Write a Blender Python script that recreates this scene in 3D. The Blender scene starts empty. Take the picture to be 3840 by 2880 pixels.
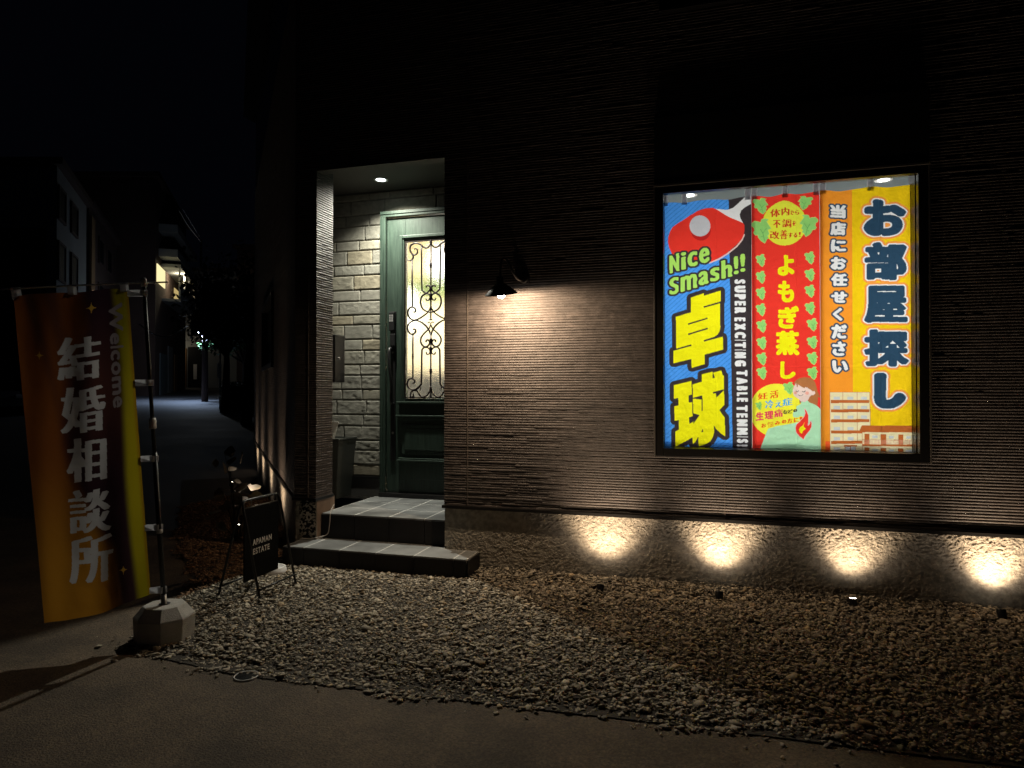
import bpy, bmesh, math, random
import numpy as np
from mathutils import Vector, Matrix
R = math.radians
scene = bpy.context.scene
col = scene.collection
random.seed(7); rng = np.random.default_rng(11)

# ------------------------------------------------------------------ camera
YAW = R(16.3); EYE = Vector((0, -4.9, 1.385))
cam_d = bpy.data.cameras.new('camera'); cam = bpy.data.objects.new('camera', cam_d); col.objects.link(cam)
cam.location = EYE
cam.rotation_euler = (R(90 + 0.57), 0, YAW)
cam_d.sensor_width = 36; cam_d.lens = 36 * 2520 / 3840
cam_d.clip_end = 500; cam_d.clip_start = 0.05
scene.camera = cam
FW = Vector((-math.sin(YAW), math.cos(YAW), 0)); RT = Vector((math.cos(YAW), math.sin(YAW), 0))
# ------------------------------------------------------------------ night sky, exposure
world = bpy.data.worlds.new('World'); scene.world = world; world.use_nodes = True
bg = world.node_tree.nodes['Background']
bg.inputs[0].default_value = (.42, .52, 1, 1); bg.inputs[1].default_value = .0013     # city night sky, almost black
vs = scene.view_settings; vs.view_transform = 'Standard'; vs.look = 'None'; vs.gamma = 1; vs.exposure = 0
scene.cycles.max_bounces = 8; scene.cycles.diffuse_bounces = 4; scene.cycles.transmission_bounces = 6
scene.cycles.caustics_reflective = False; scene.cycles.caustics_refractive = False
scene.cycles.use_denoising = True; scene.cycles.sample_clamp_indirect = 3
# lamp powers (the lamps themselves are made by the builders of their fittings)
P_PORCH, P_WALL, P_SPIKE, P_SPIKE_SIDE, P_SHOP, P_HALL, P_STREET, P_BALCONY = 305, 60, 42.0, 30.0, 50, 170, 1500, 60
WARM = (1, .74, .48); NEUTRAL = (1, .97, .82); COOL = (.50, .68, 1)

# ------------------------------------------------------------------ helpers
def tag(o, label=None, cat=None, group=None, kind=None):
    if label: o['label'] = label
    if cat: o['category'] = cat
    if group: o['group'] = group
    if kind: o['kind'] = kind
    return o
def empty(name, loc=(0, 0, 0), rz=0, label=None, cat=None, group=None, kind=None):
    o = bpy.data.objects.new(name, None); col.objects.link(o); o.location = loc; o.rotation_euler = (0, 0, rz)
    o.empty_display_size = .1
    return tag(o, label, cat, group, kind)
def copy_tree(o, parent=None):
    c = o.copy(); col.objects.link(c); c.parent = parent
    for ch in list(o.children): copy_tree(ch, c)
    return c
def mesh_np(name, V, Fq, mats, parent=None, smooth=False, attrs=None, mi=None):
    V = np.asarray(V, dtype=np.float32).reshape(-1, 3); Fq = np.asarray(Fq, dtype=np.int32)
    me = bpy.data.meshes.new(name); n, k = Fq.shape
    me.vertices.add(len(V)); me.vertices.foreach_set('co', V.ravel())
    me.loops.add(n * k); me.loops.foreach_set('vertex_index', Fq.ravel())
    me.polygons.add(n); me.polygons.foreach_set('loop_start', np.arange(0, n * k, k, dtype=np.int32))
    if smooth: me.polygons.foreach_set('use_smooth', np.ones(n, dtype=bool))
    if mi is not None: me.polygons.foreach_set('material_index', np.asarray(mi, dtype=np.int32))
    for m in (mats if isinstance(mats, (list, tuple)) else [mats]): me.materials.append(m)
    for nm, (typ, arr) in (attrs or {}).items():
        a = me.attributes.new(nm, typ, 'POINT')
        a.data.foreach_set('color' if 'COLOR' in typ else 'value', np.asarray(arr, dtype=np.float32).ravel())
    me.update(calc_edges=True); me.validate()
    o = bpy.data.objects.new(name, me); col.objects.link(o)
    if parent: o.parent = parent
    return o
def grid_faces(ny, nx, base=0):
    i = np.arange(ny - 1)[:, None] * nx + np.arange(nx - 1)[None, :] + base
    return np.stack([i, i + 1, i + nx + 1, i + nx], -1).reshape(-1, 4)
class MB:
    """collects simple solids and links them as one mesh object"""
    def __init__(s): s.v = []; s.f = []; s.m = []; s.s = []
    def add(s, vs, fs, mi=0, sm=False):
        b = len(s.v); s.v += [tuple(v) for v in vs]; s.f += [tuple(i + b for i in f) for f in fs]; s.m += [mi] * len(fs); s.s += [sm] * len(fs)
        return s
    def box(s, x0, x1, y0, y1, z0, z1, mi=0):
        return s.add([(x, y, z) for z in (z0, z1) for y in (y0, y1) for x in (x0, x1)],
                     [(0, 2, 3, 1), (4, 5, 7, 6), (0, 1, 5, 4), (1, 3, 7, 5), (3, 2, 6, 7), (2, 0, 4, 6)], mi)
    def hexa(s, bot, top, mi=0):   # two loops of equal length
        n = len(bot); vs = list(bot) + list(top)
        fs = [tuple(reversed(range(n))), tuple(range(n, 2 * n))] + [(i, (i + 1) % n, n + (i + 1) % n, n + i) for i in range(n)]
        return s.add(vs, fs, mi)
    def lathe(s, prof, c=(0, 0, 0), n=24, mi=0, axis=None, sm=True, cap=True):
        M_ = Vector(axis).to_track_quat('Z', 'Y').to_matrix() if axis is not None else Matrix.Identity(3); c = Vector(c)
        vs = []
        for r, z in prof:
            for k in range(n):
                a = 2 * math.pi * k / n; vs.append(c + M_ @ Vector((r * math.cos(a), r * math.sin(a), z)))
        fs = [(j * n + k, j * n + (k + 1) % n, (j + 1) * n + (k + 1) % n, (j + 1) * n + k) for j in range(len(prof) - 1) for k in range(n)]
        s.add(vs, fs, mi, sm)
        if cap:
            b = len(s.v) - len(vs)
            s.f += [tuple(reversed([b + k for k in range(n)])), tuple(b + (len(prof) - 1) * n + k for k in range(n))]; s.m += [mi] * 2; s.s += [False] * 2
        return s
    def tube(s, pts, r, n=8, mi=0, smooth_sub=0):
        pts = [Vector(p) for p in pts]
        if smooth_sub: pts = catmull(pts, smooth_sub)
        rs = r if isinstance(r, (list, tuple)) else [r] * len(pts)
        if len(rs) != len(pts): rs = list(np.interp(np.linspace(0, 1, len(pts)), np.linspace(0, 1, len(rs)), rs))
        t0 = (pts[1] - pts[0]).normalized(); up = Vector((0, 0, 1)) if abs(t0.z) < .9 else Vector((1, 0, 0))
        nrm = t0.cross(up).normalized(); vs = []
        for i, p in enumerate(pts):
            t = (pts[min(i + 1, len(pts) - 1)] - pts[max(i - 1, 0)])
            t = t.normalized() if t.length > 1e-9 else t0
            nrm = (nrm - t * nrm.dot(t)).normalized(); bn = t.cross(nrm)
            for k in range(n):
                a = 2 * math.pi * k / n; vs.append(p + float(rs[i]) * (math.cos(a) * nrm + math.sin(a) * bn))
        L_ = len(pts)
        fs = [(j * n + k, j * n + (k + 1) % n, (j + 1) * n + (k + 1) % n, (j + 1) * n + k) for j in range(L_ - 1) for k in range(n)]
        s.add(vs, fs, mi, True)
        b = len(s.v) - len(vs)
        s.f += [tuple(reversed([b + k for k in range(n)])), tuple(b + (L_ - 1) * n + k for k in range(n))]; s.m += [mi] * 2; s.s += [False] * 2
        return s
    def sphere(s, c, r, n=16, mi=0, sz=1):
        prof = [(max(1e-4, r * math.sin(math.pi * k / n)), -r * sz * math.cos(math.pi * k / n)) for k in range(n + 1)]
        return s.lathe(prof, c, n * 2, mi, cap=False)
    def xform(s, M):
        s.v = [tuple(M @ Vector(v)) for v in s.v]; return s
    def build(s, name, mats, parent=None, bevel=0):
        me = bpy.data.meshes.new(name); me.from_pydata(s.v, [], s.f)
        for m in (mats if isinstance(mats, (list, tuple)) else [mats]): me.materials.append(m)
        me.polygons.foreach_set('material_index', s.m); me.polygons.foreach_set('use_smooth', s.s); me.update()
        o = bpy.data.objects.new(name, me); col.objects.link(o)
        if parent: o.parent = parent
        if bevel:
            b = o.modifiers.new('bevel', 'BEVEL'); b.width = bevel; b.segments = 2; b.limit_method = 'ANGLE'; b.angle_limit = R(40)
        return o
def catmull(P, k):
    P = [Vector(p) for p in P]; out = []; Q = [P[0] * 2 - P[1]] + P + [P[-1] * 2 - P[-2]]
    for i in range(1, len(Q) - 2):
        a, b, c, d = Q[i - 1:i + 3]
        for j in range(k):
            t = j / k; out.append(.5 * ((2 * b) + (c - a) * t + (2 * a - 5 * b + 4 * c - d) * t * t + (3 * b - a - 3 * c + d) * t ** 3))
    return out + [P[-1]]
def vnoise(x, y, seed=0):       # value noise on arrays
    xi = np.floor(x).astype(np.int64); yi = np.floor(y).astype(np.int64); xf = x - xi; yf = y - yi
    def h(a, b):
        n = (a * 374761393 + b * 668265263 + seed * 974711) & 0xffffffff
        n = ((n ^ (n >> 13)) * 1274126177) & 0xffffffff
        return ((n ^ (n >> 16)) & 0xffff) / 65535.0
    u = xf * xf * (3 - 2 * xf); v = yf * yf * (3 - 2 * yf)
    return (h(xi, yi) * (1 - u) + h(xi + 1, yi) * u) * (1 - v) + (h(xi, yi + 1) * (1 - u) + h(xi + 1, yi + 1) * u) * v
def fbm(x, y, seed=0, oct=4, g=.5):
    s = 0; a = 1; t = 0
    for i in range(oct):
        s = s + a * vnoise(x * 2 ** i + 17.3 * i, y * 2 ** i + 9.1 * i, seed + i); t += a; a *= g
    return s / t
# ------------------------------------------------------------------ materials
def mat(name, c, rough=.7, metal=0, var=0, vscale=8, bump=0, bscale=60, spec=.5, emit=None, es=0, stretch=None, coat=0, attr=None, c2=None, detail=6):
    m = bpy.data.materials.new(name); m.use_nodes = True; nt = m.node_tree; N = nt.nodes; L = nt.links
    p = N['Principled BSDF']; p.inputs['Base Color'].default_value = (*c, 1); p.inputs['Roughness'].default_value = rough
    p.inputs['Metallic'].default_value = metal; p.inputs['Specular IOR Level'].default_value = spec
    if coat: p.inputs['Coat Weight'].default_value = coat
    if emit: p.inputs['Emission Color'].default_value = (*emit, 1); p.inputs['Emission Strength'].default_value = es
    tc = N.new('ShaderNodeTexCoord'); mp = N.new('ShaderNodeMapping'); L.new(tc.outputs['Object'], mp.inputs[0])
    if stretch: mp.inputs['Scale'].default_value = stretch
    if var or c2:
        n = N.new('ShaderNodeTexNoise'); n.inputs['Scale'].default_value = vscale; n.inputs['Detail'].default_value = detail; L.new(mp.outputs[0], n.inputs[0])
        r = N.new('ShaderNodeValToRGB'); L.new(n.outputs[0], r.inputs[0])
        lo = c2 if c2 else tuple(x * (1 - var) for x in c); hi = c if c2 else tuple(min(1, x * (1 + var)) for x in c)
        r.color_ramp.elements[0].position = .35; r.color_ramp.elements[0].color = (*lo, 1)
        r.color_ramp.elements[1].position = .65; r.color_ramp.elements[1].color = (*hi, 1)
        src = r.outputs[0]
        if attr:
            a = N.new('ShaderNodeAttribute'); a.attribute_name = attr
            mx = N.new('ShaderNodeMix'); mx.data_type = 'RGBA'; mx.blend_type = 'MULTIPLY'; mx.inputs[0].default_value = 1
            L.new(src, mx.inputs[6]); L.new(a.outputs['Color'], mx.inputs[7]); src = mx.outputs[2]
        L.new(src, p.inputs['Base Color'])
        rr = N.new('ShaderNodeMapRange'); L.new(n.outputs[0], rr.inputs[0]); rr.inputs[3].default_value = max(.02, rough - .12); rr.inputs[4].default_value = min(1, rough + .12)
        L.new(rr.outputs[0], p.inputs['Roughness'])
    if bump:
        n2 = N.new('ShaderNodeTexNoise'); n2.inputs['Scale'].default_value = bscale; n2.inputs['Detail'].default_value = 6; L.new(mp.outputs[0], n2.inputs[0])
        b = N.new('ShaderNodeBump'); b.inputs['Strength'].default_value = bump; b.inputs['Distance'].default_value = .01; L.new(n2.outputs[0], b.inputs['Height']); L.new(b.outputs[0], p.inputs['Normal'])
    return m
def emis(name, c, s, sampled=True):
    m = bpy.data.materials.new(name); m.use_nodes = True; N = m.node_tree.nodes; N.clear()
    e = N.new('ShaderNodeEmission'); o = N.new('ShaderNodeOutputMaterial'); e.inputs[0].default_value = (*c, 1); e.inputs[1].default_value = s
    m.node_tree.links.new(e.outputs[0], o.inputs[0])
    if not sampled: m.cycles.emission_sampling = 'NONE'
    return m
def cloth_mat(name, trans=.55, attr='print', crumple=.55):
    m = bpy.data.materials.new(name); m.use_nodes = True; nt = m.node_tree; N = nt.nodes; L = nt.links
    p = N['Principled BSDF']; p.inputs['Roughness'].default_value = .8; p.inputs['Specular IOR Level'].default_value = .2
    a = N.new('ShaderNodeAttribute') if attr else N.new('ShaderNodeRGB')
    if attr: a.attribute_name = attr
    else: a.outputs[0].default_value = (.68, .68, .72, 1)
    L.new(a.outputs['Color'], p.inputs['Base Color'])
    t = N.new('ShaderNodeBsdfTranslucent'); L.new(a.outputs['Color'], t.inputs[0])
    mx = N.new('ShaderNodeMixShader'); mx.inputs[0].default_value = trans; L.new(p.outputs[0], mx.inputs[1]); L.new(t.outputs[0], mx.inputs[2])
    L.new(mx.outputs[0], N['Material Output'].inputs[0])
    n = N.new('ShaderNodeTexNoise'); n.inputs['Scale'].default_value = 9; n.inputs['Detail'].default_value = 3
    tc = N.new('ShaderNodeTexCoord'); L.new(tc.outputs['Object'], n.inputs[0])
    b = N.new('ShaderNodeBump'); b.inputs['Strength'].default_value = crumple; b.inputs['Distance'].default_value = .04; L.new(n.outputs[0], b.inputs['Height']); L.new(b.outputs[0], p.inputs['Normal']); L.new(b.outputs[0], t.inputs['Normal'])
    return m
def light(name, typ, loc, power, color, parent, size=.02, aim=None, spot=None, blend=.3):
    d = bpy.data.lights.new(name, typ); d.energy = power; d.color = color
    if typ in ('SPOT', 'POINT'): d.shadow_soft_size = size
    if typ == 'AREA': d.size = size; d.shape = 'DISK'
    if spot: d.spot_size = R(spot); d.spot_blend = blend
    o = bpy.data.objects.new(name, d); col.objects.link(o); o.location = loc
    if aim is not None: o.rotation_euler = Vector(aim).to_track_quat('-Z', 'Y').to_euler()
    o.parent = parent
    return o
M = dict(
    siding=mat('dark brown split stone siding', (.074, .062, .058), .55, var=.2, vscale=16, bump=.4, bscale=190, spec=.5, attr='tint'),
    caulk=mat('pale joint sealant', (.12, .10, .085), .6),
    concrete=mat('rough render on the footing', (.40, .36, .30), .9, var=.25, vscale=30, bump=1, bscale=210),
    pier=mat('smooth brown render', (.27, .19, .14), .85, var=.15, bump=.2),
    block=mat('split face stone block', (.255, .245, .21), .85, var=.14, vscale=20, bump=.5, bscale=120, attr='tint'),
    mortar=mat('mortar', (.20, .19, .165), .9),
    black_metal=mat('black painted metal', (.012, .012, .013), .42, spec=.4),
    trim=mat('black aluminium trim', (.015, .014, .014), .35, metal=.3),
    soffit=mat('dark grey soffit board', (.065, .062, .058), .7, var=.08),
    tile=mat('grey porcelain tile', (.19, .195, .195), .42, var=.38, vscale=3.2, bump=.05, bscale=40),
    tile_dark=mat('dark riser tile', (.017, .015, .015), .55, spec=.25, var=.2, vscale=6),
    grout=mat('light grey grout', (.62, .61, .58), .8),
    green=mat('green woodgrain door skin', (.030, .054, .039), .5, c2=(.015, .030, .022), vscale=9, stretch=(7, 7, .55), bump=.18, bscale=50, detail=9),
    iron=mat('wrought iron', (.018, .012, .012), .38, metal=.4),
    asphalt=mat('worn asphalt', (.165, .128, .095), .82, c2=(.105, .082, .062), vscale=55, bump=.8, bscale=110, detail=12),
    road=mat('street asphalt', (.07, .07, .075), .75, var=.2, vscale=.6, bump=.2),
    soil=mat('dark soil under the gravel', (.05, .042, .033), .95, var=.3, bump=.5),
    stone=mat('crushed shale gravel', (.41, .355, .27), .85, var=.2, vscale=40, attr='tint'),
    cast=mat('grey cast concrete', (.46, .44, .41), .85, var=.12, vscale=18, bump=.35, bscale=180),
    steel=mat('brushed steel tube', (.35, .34, .33), .35, metal=.8),
    white_plastic=mat('white plastic', (.7, .69, .68), .5),
    
    glass_disc=mat('dark lamp glass', (.012, .013, .014), .25, spec=.5),
    grey_pot=mat('dark grey green glazed planter', (.035, .038, .033), .45, var=.12),
    paper=mat('white paper', (.75, .75, .72), .8),
    room=mat('white painted room wall', (.70, .70, .68), .9),
    ceil=mat('bluish grey ceiling', (.10, .135, .15), .9),
    leaf=mat('broad leaf', (.46, .38, .28), .55, c2=(.06, .07, .04), vscale=5),
    tleaf=mat('tree leaf', (.045, .11, .035), .5, c2=(.02, .06, .02), vscale=1.5),
    bark=mat('bark', (.05, .04, .03), .9, bump=.5),
    wall_grey=mat('grey render of far block', (.30, .31, .31), .9, var=.1, vscale=.5),
    wall_dark=mat('dark brick of far block', (.10, .065, .055), .9, var=.15, vscale=.6),
    wall_warm=mat('ochre panel', (.30, .17, .08), .8),
    wall_blue=mat('blue grey shutter', (.16, .20, .22), .7),
    dark_glass=mat('dark window glass', (.01, .011, .013), .7, spec=.15),
    car=mat('black car paint', (.012, .013, .016), .25, coat=.8, spec=.5),
    rubber=mat('rubber', (.015, .015, .015), .8),
    lens_warm=emis('warm lamp lens', (1, .90, .74), 26),
    lens_white=emis('white lamp lens', (.9, 1, .97), 9),
    lens_cool=emis('cool lamp lens', (.75, .9, 1), 30),
    lens_blue=emis('far blue white lamp', (.55, .6, 1), 3),
)
def shop_glass():
    m = bpy.data.materials.new('clear window glass'); m.use_nodes = True; N = m.node_tree.nodes; L = m.node_tree.links; N.clear()
    t = N.new('ShaderNodeBsdfTransparent'); g = N.new('ShaderNodeBsdfGlossy'); g.inputs['Roughness'].default_value = .02
    f = N.new('ShaderNodeFresnel'); f.inputs[0].default_value = 1.45; x = N.new('ShaderNodeMixShader'); o = N.new('ShaderNodeOutputMaterial')
    L.new(f.outputs[0], x.inputs[0]); L.new(t.outputs[0], x.inputs[1]); L.new(g.outputs[0], x.inputs[2]); L.new(x.outputs[0], o.inputs[0]); return m
def asphalt():
    m = M['asphalt']; nt = m.node_tree; N = nt.nodes; L = nt.links; p = N['Principled BSDF']; tc = next(n for n in N if n.bl_idname == 'ShaderNodeTexCoord')
    base = p.inputs['Base Color'].links[0].from_socket
    v = N.new('ShaderNodeTexVoronoi'); v.inputs['Scale'].default_value = 130; L.new(tc.outputs['Object'], v.inputs['Vector'])
    r = N.new('ShaderNodeValToRGB'); L.new(v.outputs['Color'], r.inputs[0]); r.color_ramp.elements[0].position = .2; r.color_ramp.elements[0].color = (.8, .8, .8, 1); r.color_ramp.elements[1].position = .95; r.color_ramp.elements[1].color = (1.4, 1.38, 1.3, 1)
    n = N.new('ShaderNodeTexNoise'); n.inputs['Scale'].default_value = 1.7; n.inputs['Detail'].default_value = 8; n.inputs['Roughness'].default_value = .65; L.new(tc.outputs['Object'], n.inputs['Vector'])
    r2 = N.new('ShaderNodeValToRGB'); L.new(n.outputs[0], r2.inputs[0]); r2.color_ramp.elements[0].position = .38; r2.color_ramp.elements[0].color = (.62, .62, .62, 1); r2.color_ramp.elements[1].position = .62; r2.color_ramp.elements[1].color = (1.25, 1.2, 1.12, 1)
    prev = base
    for s_ in (r.outputs[0], r2.outputs[0]):
        mx = N.new('ShaderNodeMix'); mx.data_type = 'RGBA'; mx.blend_type = 'MULTIPLY'; mx.inputs[0].default_value = 1; L.new(prev, mx.inputs[6]); L.new(s_, mx.inputs[7]); prev = mx.outputs[2]
    L.new(prev, p.inputs['Base Color'])
asphalt()
M['glass'] = shop_glass(); M['strap'] = cloth_mat('white fabric loop', .45, None)
def door_glass():
    m = mat('hammered door glass', (.95, .95, .93), .12); p = m.node_tree.nodes['Principled BSDF']; N = m.node_tree.nodes; L = m.node_tree.links
    p.inputs['Transmission Weight'].default_value = 1; p.inputs['IOR'].default_value = 1.12
    tc = N.new('ShaderNodeTexCoord'); mp = N.new('ShaderNodeMapping'); mp.inputs['Rotation'].default_value = (0, R(35), 0); mp.inputs['Scale'].default_value = (1, 1, 2.2)
    n = N.new('ShaderNodeTexNoise'); n.inputs['Scale'].default_value = 70; n.inputs['Detail'].default_value = 3
    b = N.new('ShaderNodeBump'); b.inputs['Strength'].default_value = .9; b.inputs['Distance'].default_value = .008
    L.new(tc.outputs['Object'], mp.inputs[0]); L.new(mp.outputs[0], n.inputs[0]); L.new(n.outputs[0], b.inputs['Height']); L.new(b.outputs[0], p.inputs['Normal']); return m
M['hammered'] = door_glass()
def bulb_mat():
    m = bpy.data.materials.new('glowing clear bulb'); m.use_nodes = True; N = m.node_tree.nodes; L = m.node_tree.links; N.clear()
    t = N.new('ShaderNodeBsdfTransparent'); e = N.new('ShaderNodeEmission'); e.inputs[0].default_value = (1, .92, .8, 1); e.inputs[1].default_value = 30
    a = N.new('ShaderNodeAddShader'); o = N.new('ShaderNodeOutputMaterial'); L.new(t.outputs[0], a.inputs[0]); L.new(e.outputs[0], a.inputs[1]); L.new(a.outputs[0], o.inputs[0]); return m
M['bulb'] = bulb_mat()

# ------------------------------------------------------------------ printing on cloth: shapes are laid onto a fine grid of cloth points
INK = dict(ygold=(.93, .62, .01), ink=(.045, .036, .04), blue=(.08, .34, .92), bluedark=(.03, .20, .68), white=(.88, .88, .90), palepink=(.86, .62, .60), red=(.86, .045, .03), redshade=(.55, .02, .02),
    ball=(.62, .62, .68), lime=(.44, .78, .14), yellow=(.93, .88, .01), lemon=(.84, .86, .06), lemon2=(.95, .90, .05), leafgreen=(.30, .68, .18), leafedge=(.62, .85, .25), vein=(.12, .42, .12),
    brick=(.62, .06, .02), orangered=(.82, .10, .02), orangered2=(.90, .12, .03), sky=(.05, .38, .80), rose=(.78, .06, .12), hair=(.45, .17, .06), mint=(.46, .80, .52), skin=(.88, .68, .62), cheek=(.88, .42, .34),
    orange=(.95, .33, .03), navy=(.025, .065, .12), glow=(.95, .35, .07), cream=(.88, .78, .48), brown=(.50, .13, .03), pane=(.62, .66, .68), rail=(.75, .42, .32), flagtext=(.62, .60, .62), flagfaint=(.30, .25, .27), star=(.62, .36, .06))
_fc = bpy.data.curves.new('lettering', 'FONT'); _fc.resolution_u = 4; _fo = bpy.data.objects.new('lettering', _fc); col.objects.link(_fo)
_gl = {}
def glyph(ch):
    if ch not in _gl:
        _fc.body = ch; bpy.context.view_layer.update()
        me = _fo.evaluated_get(bpy.context.evaluated_depsgraph_get()).to_mesh(); me.calc_loop_triangles()
        V = np.array([v.co[:2] for v in me.vertices]); T = np.array([t.vertices[:] for t in me.loop_triangles])
        lo, hi = V.min(0), V.max(0); _gl[ch] = ((V - lo) / (hi - lo), T, hi - lo)
    return _gl[ch]
def dilate(m, rx, rz):
    if rx < .5 and rz < .5: return m
    nz, nx = m.shape; out = np.zeros_like(m); K = int(math.floor(rz))
    c = None
    for dz in range(-K, K + 1):
        w = int(round(rx * math.sqrt(max(0, 1 - (dz / max(rz, .5)) ** 2))))
        c = np.concatenate([np.zeros((nz, w + 1)), np.cumsum(m, 1), np.repeat(m.sum(1, keepdims=True), w, 1)], 1)
        h = (c[:, 2 * w + 1:2 * w + 1 + nx] - c[:, :nx]) > 0
        if dz < 0: out[:dz] |= h[-dz:]
        elif dz > 0: out[dz:] |= h[:-dz]
        else: out |= h
    return out
class Print:
    def __init__(s, x0, x1, z0, z1, st, base):
        s.x0, s.z1, s.st = x0, z1, st; s.nx = int(round((x1 - x0) / st)) + 1; s.nz = int(round((z1 - z0) / st)) + 1
        s.X = x0 + st * np.arange(s.nx); s.Z = z1 - st * np.arange(s.nz); s.C = np.zeros((s.nz, s.nx, 3)); s.C[:] = base
    def win(s, P, pad=0):
        P = np.asarray(P); a = int((P[:, 0].min() - pad - s.x0) / s.st) - 1; b = int((P[:, 0].max() + pad - s.x0) / s.st) + 2
        c = int((s.z1 - P[:, 1].max() - pad) / s.st) - 1; d = int((s.z1 - P[:, 1].min() + pad) / s.st) + 2
        return max(a, 0), min(max(b, 0), s.nx), max(c, 0), min(max(d, 0), s.nz)
    def poly(s, P, w):
        a, b, c, d = w; X, Z = np.meshgrid(s.X[a:b], s.Z[c:d]); m = np.zeros(X.shape, bool); n = len(P)
        for i in range(n):
            x1, z1 = P[i]; x2, z2 = P[(i + 1) % n]
            if z1 == z2: continue
            t = ((z1 > Z) != (z2 > Z)) & (X < (x2 - x1) * (Z - z1) / (z2 - z1) + x1); m ^= t
        return m
    def lay(s, m, w, c):
        a, b, e, d = w; s.C[e:d, a:b][m] = INK[c]
    def shape(s, m, w, bold, outs, c):
        st = s.st
        m = dilate(m, bold[0] / st, bold[1] / st) if bold else m
        for r, k in sorted(outs, reverse=True): s.lay(dilate(m, r / st, r / st), w, k)
        s.lay(m, w, c)
    def tris(s, V, T, w):
        a, b, c, d = w; m = np.zeros((d - c, b - a), bool)
        if m.size == 0: return m
        for t in T:
            p = V[t]; ia = max(int((p[:, 0].min() - s.X[a]) / s.st), 0); ib = min(int((p[:, 0].max() - s.X[a]) / s.st) + 2, b - a)
            ja = max(int((s.Z[c] - p[:, 1].max()) / s.st), 0); jb = min(int((s.Z[c] - p[:, 1].min()) / s.st) + 2, d - c)
            if ib <= ia or jb <= ja: continue
            X, Z = np.meshgrid(s.X[a + ia:a + ib], s.Z[c + ja:c + jb])
            e = [(p[(i + 1) % 3, 0] - p[i, 0]) * (Z - p[i, 1]) - (p[(i + 1) % 3, 1] - p[i, 1]) * (X - p[i, 0]) for i in range(3)]
            m[ja:jb, ia:ib] |= ((e[0] >= 0) & (e[1] >= 0) & (e[2] >= 0)) | ((e[0] <= 0) & (e[1] <= 0) & (e[2] <= 0))
        return m
    def run(s, ops):
        for o in ops:
            k, c = o[0], o[1]
            if k == 's':
                X, Z = np.meshgrid(s.X, s.Z); ph = ((Z - .86 * X) / .033) % 1; s.C[ph < .17] = INK[c]
            elif k == 'p':
                pad = max([r for r, _ in o[3]] + [0]); w = s.win(o[2], pad + .01); s.shape(s.poly(o[2], w), w, None, o[3], c)
            elif k == 'l':
                P = np.array(o[2]); r = o[3]; w = s.win(P, r + .01); a, b, e, d = w; X, Z = np.meshgrid(s.X[a:b], s.Z[e:d]); m = np.zeros(X.shape, bool)
                for p, q in zip(P[:-1], P[1:]):
                    v = q - p; t = np.clip(((X - p[0]) * v[0] + (Z - p[1]) * v[1]) / (v @ v), 0, 1); m |= np.hypot(X - p[0] - t * v[0], Z - p[1] - t * v[1]) < max(r, s.st * .55)
                s.lay(m, w, c)
            elif k == 'g': s.letter(o[2], np.array(o[3]), o[4], o[5], c)
            elif k == 'w':
                TL, TR, BL = np.array(o[3]); L = np.linalg.norm(TR - TL); H = np.linalg.norm(BL - TL); ex = (TR - TL) / L
                gs = [glyph(x)[2] for x in o[2]]; hmax = .73
                ws = [g[0] / hmax * H for g in gs]; gap = H * .12; k_ = (L - gap * (len(ws) - 1)) / sum(ws); x = 0
                for ch, g, wd in zip(o[2], gs, ws):
                    wd *= k_; hh = H if o[2].isupper() or ch in '!' else H * min(1, g[1] / hmax); dn = (BL - TL) / H
                    tl = TL + ex * x + dn * (H - hh); s.letter(ch, np.array([tl, tl + ex * wd, tl + dn * hh]), o[4], o[5], c); x += wd + gap
    def letter(s, ch, Q, bold, outs, c):
        if ch == '！': ch = '!'
        V, T, _ = glyph(ch); TL, TR, BL = Q; ex, ez = TR - TL, BL - TL; lx, lz = np.linalg.norm(ex), np.linalg.norm(ez)
        vert = abs(ex[1]) > abs(ex[0]); bx, bz = (bold[1], bold[0]) if vert else bold
        bx = min(bx, .2 * lx); bz = min(bz, .2 * lz)
        P = TL + ((bx + V[:, :1] * (lx - 2 * bx)) / lx) * ex + ((bz + (1 - V[:, 1:]) * (lz - 2 * bz)) / lz) * ez
        pad = max([r for r, _ in outs] + [0]) + max(bold) + .01; w = s.win(P, pad)
        if w[1] <= w[0] or w[3] <= w[2]: return
        s.shape(s.tris(P, T, w), w, (bz, bx) if vert else (bx, bz), outs, c)
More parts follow.
